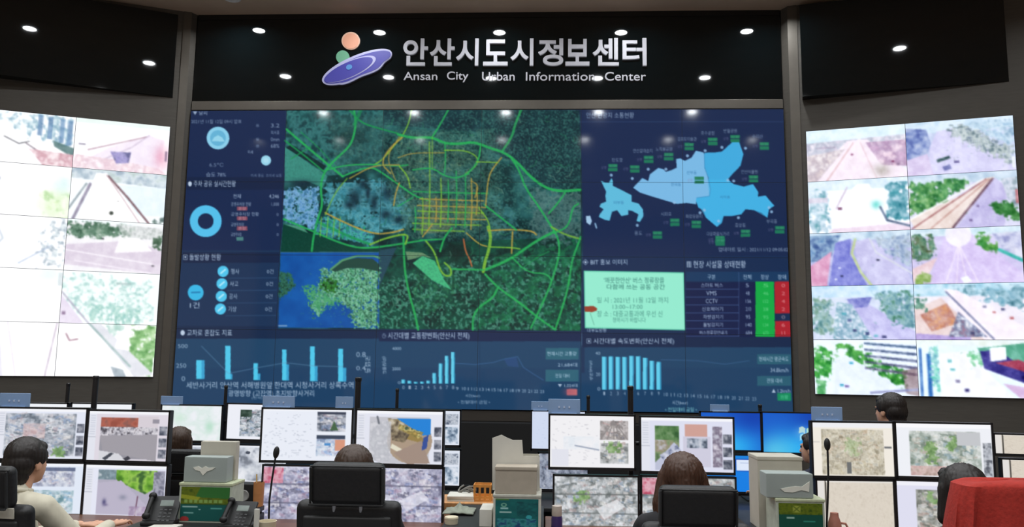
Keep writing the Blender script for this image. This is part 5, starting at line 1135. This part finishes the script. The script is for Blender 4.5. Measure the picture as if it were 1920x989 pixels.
# gooseneck microphones
def goose(label, pts, Y, z0):
    P = [at(x, y, Y) for x, y in pts]
    t = thing('gooseneck_microphone', label, 'microphone', (P[-1].x, Y, z0))
    L = [q - t.location for q in P]; L.append(Vector((L[-1].x, 0, 0.03)))
    MB().lathe([(0, 0), (0.055, 0), (0.055, 0.018), (0.02, 0.034), (0.0, 0.034)]).build('base', M_BLACK, t)
    MB().tube(L, 0.0055).build('gooseneck', M_BLACK, t)
    d = (L[0] - L[1]).normalized(); c = L[0]
    MB().ball(c, (0.017, 0.017, 0.034), Vector((0, 0, 1)).rotation_difference(d).to_matrix(), 3).build('windscreen', M_BLACK, t)
    return t
goose('black gooseneck microphone in front of the pale dotted map monitor', [(518, 849), (515, 868), (510, 900), (505, 940), (504, 978)], 4.5, ZD)
goose('black gooseneck microphone in front of the mottled beige buildings monitor', [(1551, 834), (1552, 852), (1553, 890), (1552, 940), (1550, 985)], 4.5, ZD)
# cups, bottle, papers
def cup(name, label, px0, px1, pytop, Y, z0, m, cat, lid=False):
    a = at(px0, pytop, Y); b = at(px1, pytop, Y); r = (b.x - a.x) / 2; h = a.z - z0
    t = thing(name, label, cat, ((a.x + b.x) / 2, Y, z0))
    MB().lathe([(0, 0), (r * .78, 0), (r * .8, 0.004), (r, h - 0.004), (r * 1.03, h), (r * .94, h), (r * .74, 0.006), (0, 0.006)]).build('cup_body', m, t)
    if lid: MB().lathe([(0, h + 0.0), (r * 1.05, h), (r * 1.0, h + 0.008), (0, h + 0.012)]).build('lid', m, t)
    return t
cup('paper_cup', 'cream paper cup next to the microphone base', 484, 518, 977, 4.3, ZD, M_CREAM, 'cup')
cup('paper_cup', 'cream lidded cup near the wooden shelf and dark wall gap', 834, 859, 972, 4.45, ZD, M_CREAM, 'cup', True)
p = at(1044, 980, 4.42)
bt = thing('drink_bottle', 'purple drink bottle with a beige cap', 'bottle', (p.x, 4.42, ZD))
rb = (at(1055, 960, 4.42).x - at(1034, 960, 4.42).x) / 2; hb = at(1044, 949, 4.42).z - ZD; hn = at(1044, 968, 4.42).z - ZD
MB().lathe([(0, 0), (rb, 0), (rb * 1.02, 0.01), (rb, hn - 0.012), (rb * .9, hn), (0, hn)]).build('bottle_body', mat('purple_plastic', rgb(62, 44, 100), 0.35), bt)
MB().lathe([(0, hn), (rb * .86, hn), (rb * .92, hn + 0.006), (rb * .88, hb), (0, hb + 0.004)]).build('cap', mat('beige_cap', rgb(200, 188, 178), 0.5), bt)
# mug with handle at the third desk
p = at(1565, 985, 4.35)
mg = thing('mug', 'reddish brown mug with a loop handle before the plain beige screen', 'mug', (p.x, 4.35, ZD))
hm = at(1562, 962, 4.35).z - ZD
M_MUG = mat('red_brown_glaze', rgb(176, 118, 102), 0.45)
MB().lathe([(0, 0), (0.034, 0), (0.04, hm * .3), (0.032, hm * .75), (0.022, hm * .9), (0.02, hm), (0.0, hm)]).build('mug_body', M_MUG, mg)
MB().tube([(0.034, 0, hm * .35), (0.062, 0, hm * .38), (0.068, 0, hm * .6), (0.056, 0, hm * .72), (0.028, 0, hm * .74)], 0.006).build('handle', M_MUG, mg)
# wooden riser shelf with papers, basket and cables
YS = 5.35
p0, p1 = at(834, 938, YS), at(924, 938, YS)
rs_ = thing('riser_shelf', 'pale wooden riser shelf carrying papers and an orange basket', 'shelf', ((p0.x + p1.x) / 2, YS, 0))
wz = p0.z
MB().box((0, 0.06, wz - 0.025), (p1.x - p0.x + 0.1, 0.34, 0.05), bev=0.005).build('board', mat('pale_wood', rgb(206, 150, 96), 0.5, vary=0.2, scale=6, stretch=(8, 1, 1)), rs_)
for s in (-1, 1): MB().box((s * ((p1.x - p0.x) / 2 + 0.02), 0.06, (wz - 0.051) / 2), (0.025, 0.26, wz - 0.051), bev=0.004).build('side', M_DESKD, rs_)
MB().box((0, 0.06, 0.6), ((p1.x - p0.x), 0.26, 0.02), bev=0.003).build('lower_board', M_DESKD, rs_)
def papers(label, px0, px1, Y, z0, n, dpt, m, cat='papers'):
    a, b = at(px0, 940, Y), at(px1, 940, Y)
    t = thing('paper_stack', label, cat, ((a.x + b.x) / 2, Y, z0)); rnd = random.Random(px0)
    for k in range(n): MB().box(((rnd.random() - .5) * .012, dpt / 2 + (rnd.random() - .5) * .01, 0.004 + k * 0.0082), (b.x - a.x, dpt, 0.0078), Matrix.Rotation((rnd.random() - .5) * .12, 3, 'Z')).build('paper_bundle', m, t, smooth=False)
    return t
papers('pile of white papers on the wooden riser shelf', 838, 888, YS - 0.06, wz, 4, 0.2, M_PAPER)
p = at(905, 940, YS)
bk = thing('basket', 'orange wooden slatted basket on the riser shelf', 'basket', (p.x, YS + 0.02, wz))
wb = at(923, 930, YS).x - at(889, 930, YS).x; hbk = at(905, 908, YS).z - wz
M_ORW = mat('orange_basket_wood', rgb(214, 146, 70), 0.5, vary=0.15)
MB().box((0, 0, 0.006), (wb, 0.12, 0.012)).build('bottom', M_ORW, bk)
for k in range(4): MB().box((-wb / 2 + 0.008 + k * (wb - 0.016) / 3, -0.055, hbk / 2), (0.014, 0.008, hbk), bev=0.002).build('slat', M_ORW, bk)
for z in (0.025, hbk - 0.01):
    r_ = MB()
    for s in (-1, 1): r_.box((0, s * 0.055, z), (wb, 0.007, 0.016)); r_.box((s * (wb / 2 - 0.003), 0, z), (0.007, 0.11, 0.016))
    r_.build('rail', M_ORW, bk, smooth=False)
p = at(876, 915, YS + .12)
rnd = random.Random(5)
cb = MB()
for k in range(3):
    cb.tube([(0.045 * (1 + .15 * k) * math.cos(t * .5 + k), 0.03 * math.sin(t * .5 + k), 0.012 + 0.012 * k + 0.02 * (1 + math.sin(t * .9 + k))) for t in range(13)], 0.006, 8)
tag(cb.build('cable_coil', mat('grey_cable', rgb(130, 128, 122), 0.6), loc=(p.x, YS + .12, wz)), 'loose coil of grey cable on the back of the riser shelf', 'cable')
sheet_box('binder', 'upright white paper binder beside the teal carton', 899, 922, 956, 990, 4.38, 0.2, ZC, M_PAPER, 'binder', False)
t = thing('towel', 'crumpled grey-green cloth on the desk below the riser shelf', 'cloth', (at(862, 960, 4.78).x, 4.78, ZC))
rnd = random.Random(9); g = []
for j in range(11):
    g.append([Vector(((i - 8) * 0.011 + rnd.uniform(-.002, .002), (j - 5) * 0.02, 0.012 + 0.05 * max(0, 1 - abs(i - 8) / 8.5) * (0.75 + 0.5 * math.sin(i * 1.3 + j * .8) * .5) * (1 - abs(j - 5) / 6))) for i in range(17)])
ob = MB().sheet(g).build('folded_cloth', mat('grey_green_cloth', rgb(140, 146, 132), 0.9, vary=0.15, scale=40), t)
ob.modifiers.new('thickness', 'SOLIDIFY').thickness = 0.006
p = at(305, 986, 4.2); papers('white note sheets under the black desk phone', 281, 332, 4.14, ZC, 1, 0.1, M_PAPER)
# beige monitors at the far end of the front row
far_m = []
for r, lb in (((1866, 2000, 814, 857), 'upper beige-screened display cut by the picture edge, beyond the green trees monitor'), ((1880, 2014, 861, 903), 'lower beige-screened display cut by the picture edge, above the red cloth')):
    far_m.append(monitor(r, 5.4, iD3, lb, 'beige displays beyond the front row', -.12))
desk('rear_desk', 'black rear desk under the two beige-screened displays', x_at(1866, 5.4), x_at(2040, 5.4), 5.15, 5.72, 0.66, M_DESKD, group='rear row of desks')
post('monitor_stand', 'black post behind the two beige-screened displays', 1935, 820, 5.56, 0.66, far_m, 0.015, GQ)

# ------------------------------------------------------------------ chairs
def make_chair(label):
    """facing +y, origin on the floor under the seat"""
    t = thing('office_chair', label, 'chair')
    MB().box((0, 0.02, 0.47), (0.50, 0.48, 0.09), bev=0.035, seg=4).build('seat', M_LEATHER, t)
    tilt = Matrix.Rotation(math.radians(7), 3, 'X')
    MB().box((0, -0.25, 0.765), (0.47, 0.08, 0.55), tilt, bev=0.035, seg=4).build('backrest', M_LEATHER, t)
    bp = MB().box((0, -0.28, 0.76), (0.40, 0.04, 0.44), tilt, bev=0.015, seg=3).build('back_shell', M_PLASTIC, t)
    MB().box((0, -0.315, 1.115), (0.33, 0.075, 0.185), tilt, bev=0.03, seg=4).build('headrest', M_LEATHER, t)
    f = MB()
    for s in (-1, 1): f.box((s * 0.160, -0.352, 1.11), (0.008, 0.012, 0.16), tilt, bev=0.003)
    for s in (-1, 1): f.box((0, -0.352 - s * 0.0, 1.11 + s * 0.082), (0.33, 0.012, 0.008), tilt, bev=0.003)
    f.build('headrest_piping', M_PLASTIC, t)
    for s in (-1, 1): MB().tube([(s * 0.06, -0.295, 0.96), (s * 0.06, -0.31, 1.0), (s * 0.06, -0.318, 1.06)], 0.011).build('headrest_post', M_CHROME, t)
    MB().tube([(0, 0.0, 0.40), (0, -0.2, 0.405), (0, -0.30, 0.47), (0, -0.30, 0.66)], 0.028).build('back_bracket', M_PLASTIC, t)
    for s in (-1, 1):
        MB().tube([(s * 0.24, 0.0, 0.43), (s * 0.30, 0.0, 0.46), (s * 0.30, 0.0, 0.66)], 0.016).build('arm_post', M_PLASTIC, t)
        MB().box((s * 0.30, 0.02, 0.675), (0.07, 0.25, 0.03), bev=0.012, seg=3).build('armrest', M_PLASTIC, t)
    MB().cyl((0, 0, 0.09), (0, 0, 0.42), 0.026).build('gas_column', M_CHROME, t)
    for k in range(5):
        a = 2 * PI * k / 5 + .3
        lg = MB().tube([(0, 0, 0.11), (0.16 * math.cos(a), 0.16 * math.sin(a), 0.10), (0.29 * math.cos(a), 0.29 * math.sin(a), 0.075)], [0.024, 0.02, 0.015]).build('base_leg', M_PLASTIC, t)
        MB().cyl((0.29 * math.cos(a) - 0.02 * math.sin(a), 0.29 * math.sin(a) + 0.02 * math.cos(a), 0.03), (0.29 * math.cos(a) + 0.02 * math.sin(a), 0.29 * math.sin(a) - 0.02 * math.cos(a), 0.03), 0.03).build('caster', M_BLACK, lg)
    return t
GC = 'black high-backed office chairs'
def chair_at(o, px, py_head, Y, rz=0.0):
    """put the headrest's upper edge at a pixel"""
    p = at(px, py_head, Y); o.location = (p.x, Y + 0.33, 0); o.rotation_euler = (0, 0, rz)
    k = p.z / 1.212
    o.scale = (1, 1, k)
    return o
YC = 3.6
ch0 = make_chair('black office chair with a wide headrest before the blue-sky camera monitor'); ch0['group'] = GC
chair_at(ch0, 653, 866, YC)
ch1 = chair_at(dup(ch0, 'black office chair with the long brown hair showing over its headrest', group=GC), 1308, 910, YC - .05)
ch2 = chair_at(dup(ch0, 'black office chair behind the person in the cream shirt', group=GC), -22, 872, 3.45, -.12)
ch3 = chair_at(dup(ch0, 'black office chair hidden under the red cloth', group=GC), 1893, 912, 3.2)
ch4 = chair_at(dup(ch0, 'black office chair in the rear row, just behind the rounded brown hair', group=GC), 338, 842, 5.42)
lab = MB().box((0.135, -0.3262, 1.008), (0.1, 0.006, 0.045), Matrix.Rotation(math.radians(7), 3, 'X')).build('sticker', mat('pale_sticker', rgb(190, 186, 172), 0.6), ch2, smooth=False); lab['label'] = 'pale rectangular sticker'
# red cloth draped over the nearest chair
rc = ch3.location; kz = ch3.scale.z
rnd = random.Random(4); prof = []
top = 1.225 * kz + 0.012
g = []
NR_ = 72
def cover_ring(hw, z, k, drop=0.0):
    row = []
    for i in range(NR_ + 1):
        a = 2 * PI * i / NR_; ca, sa = math.cos(a), math.sin(a)
        x = hw * math.copysign(abs(ca) ** .45, ca); y = -0.345 + (0.098 * k) * math.copysign(abs(sa) ** .5, sa)
        f = (0.018 * math.sin(a * 9 + z * 4) + 0.010 * math.sin(a * 17 + 1.3 - z * 3)) * min(1.0, max(0.0, (top - z) * 5))
        row.append(Vector((x * (1 + f * .8), y + f * (1 if sa > 0 else -1) * .9, z - 0.012 * abs(ca) ** 3 * drop)))
    return row
for j in range(26):
    v = j / 25.0; z = 0.60 + (top - 0.018 - 0.60) * v
    g.append(cover_ring(0.335 - 0.125 * v ** 0.8 - 0.012 * max(0, v - .9) * 10 * .5, z, 1.15 - .15 * v))
for k, dz_ in ((.93, .010), (.8, .016), (.55, .019), (.2, .02), (.01, .02)):
    g.append(cover_ring(0.205 * (1 - (1 - k) * .55) if k > .5 else 0.205 * k, top - 0.018 + dz_, k, 1.0))
cl = MB().sheet(g).build('red_cloth', mat('red_woven_cloth', rgb(168, 44, 34), 0.9, vary=0.14, scale=70, bump=0.25), loc=(rc.x, rc.y, 0))
cl.modifiers.new('thickness', 'SOLIDIFY').thickness = 0.008
tag(cl, 'red cloth draped over a chair back, nearest to the viewer', 'cloth')

# ------------------------------------------------------------------ people
M_SKIN = mat('skin', rgb(214, 164, 136), 0.55, vary=0.04, scale=8)
def bake(mb, name, m, parent=None, voxel=0.008, smooth_it=6, noise=0.0, seed=0, freq=60.0):
    """fuse overlapping volumes into one continuous skin"""
    me = bpy.data.meshes.new(name); mb.bm.to_mesh(me); mb.bm.free()
    o = bpy.data.objects.new(name, me); C.objects.link(o)
    r = o.modifiers.new('r', 'REMESH'); r.mode = 'VOXEL'; r.voxel_size = voxel; r.use_smooth_shade = True
    s = o.modifiers.new('s', 'SMOOTH'); s.iterations = smooth_it; s.factor = 0.5
    bpy.context.view_layer.update()
    me2 = bpy.data.meshes.new_from_object(o.evaluated_get(bpy.context.evaluated_depsgraph_get()))
    o.modifiers.clear(); o.data = me2; bpy.data.meshes.remove(me)
    if noise > 0:
        n = len(me2.vertices); co = np.zeros(n * 3, np.float32); me2.vertices.foreach_get('co', co); co = co.reshape(-1, 3)
        nr = np.zeros(n * 3, np.float32); me2.vertices.foreach_get('normal', nr); nr = nr.reshape(-1, 3)
        a = np.arctan2(co[:, 1] - co[:, 1].mean(), co[:, 0] - co[:, 0].mean())
        d = noise * (np.sin(a * freq + seed + 2 * np.sin(co[:, 2] * 30)) * .6 + np.sin(a * freq * .43 + co[:, 2] * 25 + seed * 2) * .6)
        co += nr * d[:, None]; me2.vertices.foreach_set('co', co.reshape(-1)); me2.update()
    me2.materials.clear(); me2.materials.append(m)
    me2.polygons.foreach_set('use_smooth', [True] * len(me2.polygons))
    if parent is not None: o.parent = parent
    return o
def hand(b, wrist, fwd, up, side):
    """palm, five unequal bent fingers; side = +1 when the thumb is on +right"""
    w = Vector(wrist); f = Vector(fwd).normalized(); u = Vector(up).normalized(); r = f.cross(u).normalized() * side
    for k in range(4):
        b.limb(w + f * 0.01 + r * (0.024 - 0.016 * k), 0.013, w + f * 0.085 + r * (0.033 - 0.022 * k), 0.011, 5)
    for k, L in enumerate((0.068, 0.078, 0.072, 0.055)):
        q0 = w + f * 0.085 + r * (0.033 - 0.022 * k); sp_ = r * (0.010 - 0.007 * k)
        q1 = q0 + f * L * .5 + sp_ * .6 + u * 0.008; q2 = q1 + f * L * .3 + sp_ * .3 - u * 0.008; q3 = q2 + f * L * .2 - u * 0.014
        b.limb(q0, 0.0095, q1, 0.0088, 4); b.limb(q1, 0.0088, q2, 0.008, 3); b.limb(q2, 0.008, q3, 0.007, 3)
    t0 = w + f * 0.025 + r * 0.03; t1 = t0 + r * 0.03 + f * 0.035 - u * .004; t2 = t1 + r * 0.012 + f * 0.03 - u * .006
    b.limb(t0, 0.013, t1, 0.011, 4); b.limb(t1, 0.011, t2, 0.0085, 4)
def person(label, loc, face, shirt_m, hair_m, hair='short', head_turn=0.0, tall=1.0, standing=False, trouser_m=None, voxel=0.008, hands=None, lean=0.0):
    """figure facing +y in its own space; loc = pelvis; seated unless standing"""
    hip = 0.0
    N_ = Vector((0, 0.02 + lean, 0.50)); HD = Vector((0, 0.05 + lean * 1.2, 0.64))
    rh = Matrix.Rotation(head_turn, 3, 'Z')
    H = lambda x, y, z: HD + rh @ Vector((x, y, z))
    sh = [Vector((s * 0.185, lean * .9, 0.435)) for s in (-1, 1)]
    hands = hands or [((-0.13, 0.46, 0.27)), ((0.13, 0.46, 0.27))]
    wr = [Vector(h) for h in hands]
    el = []
    for s, a, b_ in zip((-1, 1), sh, wr):
        m_ = (a + b_) / 2; el.append(m_ + Vector((s * 0.09, -0.06, -0.13)) if not standing else m_ + Vector((s * 0.05, -0.05, 0)))
    if standing: kn = [Vector((s * 0.10, 0.03, -0.43)) for s in (-1, 1)]; an = [Vector((s * 0.10, -0.01, -0.83)) for s in (-1, 1)]
    else: kn = [Vector((s * 0.12, 0.43, 0.02)) for s in (-1, 1)]; an = [Vector((s * 0.12, 0.42, -0.40)) for s in (-1, 1)]
    hp = [Vector((s * 0.09, 0.02, 0.02)) for s in (-1, 1)]
    b = MB()
    # head: skull, face, jaw, nose, lips, ears
    b.ball(H(0, -0.012, 0.035), (0.076, 0.095, 0.088), rh, 3).ball(H(0, 0.03, -0.02), (0.064, 0.066, 0.09), rh, 3).ball(H(0, 0.048, -0.075), (0.042, 0.040, 0.032), rh, 3)
    b.limb(H(0, 0.094, 0.012), 0.009, H(0, 0.108, -0.022), 0.013, 4).ball(H(0, 0.088, -0.055), (0.024, 0.012, 0.007), rh).ball(H(0, 0.086, -0.066), (0.021, 0.012, 0.007), rh)
    for s in (-1, 1): b.ball(H(s * 0.078, -0.004, -0.008), (0.010, 0.021, 0.031), rh).ball(H(s * 0.030, 0.086, 0.030), (0.022, 0.010, 0.007), rh)
    b.limb(HD + Vector((0, -0.02, -0.07)), 0.054, N_ + Vector((0, -.02, -0.03)), 0.06)
    b.limb(N_ + Vector((0, -.02, -0.05)), 0.075, Vector((0, lean * .5, 0.25)), 0.125).limb(Vector((0, lean * .5, 0.28)), 0.125, Vector((0, 0, 0.02)), 0.125)
    for i, s in enumerate((-1, 1)):
        b.limb(N_ + Vector((s * .03, -.02, -0.05)), 0.06, sh[i], 0.05); b.limb(sh[i], 0.05, el[i], 0.038); b.limb(el[i], 0.038, wr[i], 0.025)
        dv = (wr[i] - el[i]).normalized()
        if not standing: dv = Vector((dv.x * .6, max(dv.y, .4), -0.06))
        upv = Vector((0, 0, 1)) if not standing else Vector((s, 0, 0))
        hand(b, wr[i], dv, upv - dv.normalized() * upv.dot(dv.normalized()), -s if not standing else s)
        b.limb(hp[i], 0.085, kn[i], 0.056); b.limb(kn[i], 0.056, an[i], 0.036)
        b.limb(an[i], 0.036, an[i] + Vector((0, -0.01, -0.03)), 0.034); b.limb(an[i] + Vector((0, -0.03, -0.04)), 0.032, an[i] + Vector((0, 0.15, -0.055)), 0.026)
    body = bake(b, 'person', M_SKIN, None, voxel, 4)
    body.location = loc; body.rotation_euler = (0, 0, face); body.scale = (tall, tall, tall)
    tag(body, label, 'person')
    # clothes follow the body a little outside it
    c = MB()
    c.limb(N_ + Vector((0, -.02, 0.0)), 0.068, N_ + Vector((0, -.02, -0.06)), 0.088).limb(N_ + Vector((0, -.02, -0.055)), 0.086, Vector((0, lean * .5, 0.27)), 0.140).limb(Vector((0, lean * .5, 0.28)), 0.140, Vector((0, 0, 0.04)), 0.140)
    for i, s in enumerate((-1, 1)):
        c.limb(N_ + Vector((s * .035, -.02, -0.052)), 0.071, sh[i], 0.064); c.limb(sh[i], 0.063, el[i], 0.052); c.limb(el[i], 0.052, el[i].lerp(wr[i], .9), 0.038)
        c.ball(Vector((s * .06, -.05, .33)), (.11, .08, .13))
    sm_ = bake(c, 'shirt', shirt_m, body, 0.010, 3, 0.0025, 1.0, 17)
    col = MB().tube([N_ + Vector((0.068 * math.cos(a), -0.018 + 0.066 * math.sin(a), 0.012 + 0.012 * math.sin(a) * -1)) for a in [2 * PI * k / 24 for k in range(25)]], 0.012).build('collar', shirt_m, sm_)
    p = MB()
    p.limb(Vector((0, 0, 0.08)), 0.128, Vector((0, 0.0, 0.02)), 0.135, 3)
    for i in (0, 1): p.limb(hp[i], 0.098, kn[i], 0.068); p.limb(kn[i], 0.068, an[i] + Vector((0, 0, 0.02)), 0.052)
    bake(p, 'trousers', trouser_m or mat('dark_trousers', rgb(46, 46, 54), 0.8), body, 0.012, 3)
    for i in (0, 1):
        s_ = MB(); s_.limb(an[i] + Vector((0, -0.035, -0.045)), 0.04, an[i] + Vector((0, 0.15, -0.055)), 0.034)
        bake(s_, 'shoe', M_BLACK, body, 0.008, 2)
    h = MB()
    h.ball(H(0, -0.022, 0.052), (0.088, 0.102, 0.090), rh, 3).ball(H(0, -0.055, 0.005), (0.084, 0.072, 0.085), rh, 3)
    if hair == 'short':
        h.ball(H(0, 0.040, 0.082), (0.068, 0.046, 0.036), rh, 3).ball(H(0, -0.064, -0.05), (0.068, 0.050, 0.072), rh, 3)
        for s in (-1, 1): h.ball(H(s * 0.074, 0.004, 0.04), (0.018, 0.05, 0.05), rh)
        hm_ = bake(h, 'hair', hair_m, body, 0.006, 3, 0.0022, 3.0, 70)
    elif hair == 'bob':
        h.ball(H(0, -0.03, 0.045), (0.098, 0.105, 0.10), rh, 3)
        for s in (-1, 1): h.limb(H(s * 0.07, -0.02, 0.03), 0.040, H(s * 0.078, -0.015, -0.10), 0.036)
        h.limb(H(0, -0.07, 0.02), 0.07, H(0, -0.062, -0.11), 0.058); h.ball(H(0, 0.055, 0.085), (0.07, 0.04, 0.034), rh)
        hm_ = bake(h, 'hair', hair_m, body, 0.007, 4, 0.003, 2.0, 64)
    else:
        h.ball(H(0, -0.03, 0.045), (0.104, 0.110, 0.108), rh, 3)
        for s in (-1, 1): h.limb(H(s * 0.078, -0.02, 0.03), 0.045, H(s * 0.105, -0.03, -0.10), 0.048); h.limb(H(s * 0.105, -0.03, -0.10), 0.048, H(s * 0.11, -0.035, -0.26), 0.034)
        h.limb(H(0, -0.07, 0.02), 0.075, H(0, -0.085, -0.12), 0.07); h.limb(H(0, -0.085, -0.12), 0.07, H(0, -0.10, -0.28), 0.045); h.ball(H(0, 0.055, 0.088), (0.07, 0.04, 0.034), rh)
        for s in (-1, 1): h.limb(H(s * 0.05, -0.085, -0.1), 0.06, H(s * 0.06, -0.095, -0.27), 0.04)
        hm_ = bake(h, 'hair', hair_m, body, 0.007, 4, 0.004, 5.0, 60)
    for s in (-1, 1):
        MB().ball(H(s * 0.030, 0.085, 0.014), (0.013, 0.009, 0.008), rh, 2).build('eye', mat('dark_eye', rgb(36, 28, 26), 0.25), body)
    return body
HB = mat('black_hair', rgb(34, 28, 26), 0.5, vary=0.3, scale=60, stretch=(6, 6, 1)); HBR = mat('dark_brown_hair', rgb(62, 44, 32), 0.5, vary=0.35, scale=60, stretch=(6, 6, 1)); HBB = mat('brown_hair', rgb(72, 46, 32), 0.5, vary=0.35, scale=60, stretch=(6, 6, 1))
S_CREAM = mat('cream_shirt_cloth', rgb(206, 200, 180), 0.85, vary=0.06, scale=12); S_DARK = mat('dark_cloth', rgb(34, 34, 38), 0.85, vary=0.15, scale=30); S_NAVY = mat('navy_cloth', rgb(40, 44, 60), 0.85, vary=0.1, scale=30); S_GREY = mat('grey_cloth', rgb(96, 92, 90), 0.85, vary=0.1, scale=30)
def seat_person(label, px, pytop, Y, face, hands_px=None, hands_y=None, **k):
    """crown of the head at a pixel"""
    p = at(px, pytop, Y); tall = (p.z - 0.52) / 0.775
    tall = max(0.85, min(1.08, tall))
    f = Matrix.Rotation(face, 3, 'Z') @ Vector((0, 0.04, 0)) * tall
    if hands_px:
        L = Vector((p.x - f.x, Y - f.y, p.z - 0.781 * tall))
        k['hands'] = [tuple(Matrix.Rotation(-face, 3, 'Z') @ ((at(a, b, hands_y) - L) / tall)) for a, b in hands_px]
    return person(label, (p.x - f.x, Y - f.y, p.z - 0.781 * tall), face, tall=tall, **k)
seat_person('person in a cream shirt with short black hair, seated, hands on the desk', 39, 820, 3.98, -0.22, shirt_m=S_CREAM, hair_m=HB, hair='short', head_turn=-0.02, voxel=0.006, lean=0.04, hands_px=[(150, 985), (208, 984)], hands_y=4.36)
seat_person('person with brown hair just above a wide headrest, facing the blue-sky camera monitor', 666, 834, 3.95, 0.05, shirt_m=S_DARK, hair_m=HBR, hair='bob')
seat_person('person with long brown hair in dark clothes, facing the green hillside monitor', 1278, 851, 3.9, 0.04, shirt_m=S_DARK, hair_m=HBB, hair='long')
seat_person('person with dark bobbed hair in dark clothes, mostly hidden by the red cloth', 1800, 869, 3.62, 0.06, shirt_m=S_DARK, hair_m=HB, hair='bob')
seat_person('person with rounded brown hair in the rear row, beside the pale green map monitor', 339, 800, 5.8, 0.0, shirt_m=S_NAVY, hair_m=HBR, hair='bob')
seat_person('person with dark hair peeking out beside the mottled beige buildings monitor', 1527, 808, 5.78, 0.6, shirt_m=S_NAVY, hair_m=HB, hair='short', head_turn=.2)
p = at(1676, 736, 5.5)
person('person with short dark hair standing behind the beige buildings and green trees monitors', (p.x, 5.5, p.z - 0.781 * .93), 0.36, S_GREY, HB, 'short', head_turn=.15, tall=.93, standing=True, hands=[(-0.26, 0.08, -0.06), (0.26, 0.08, -0.06)])
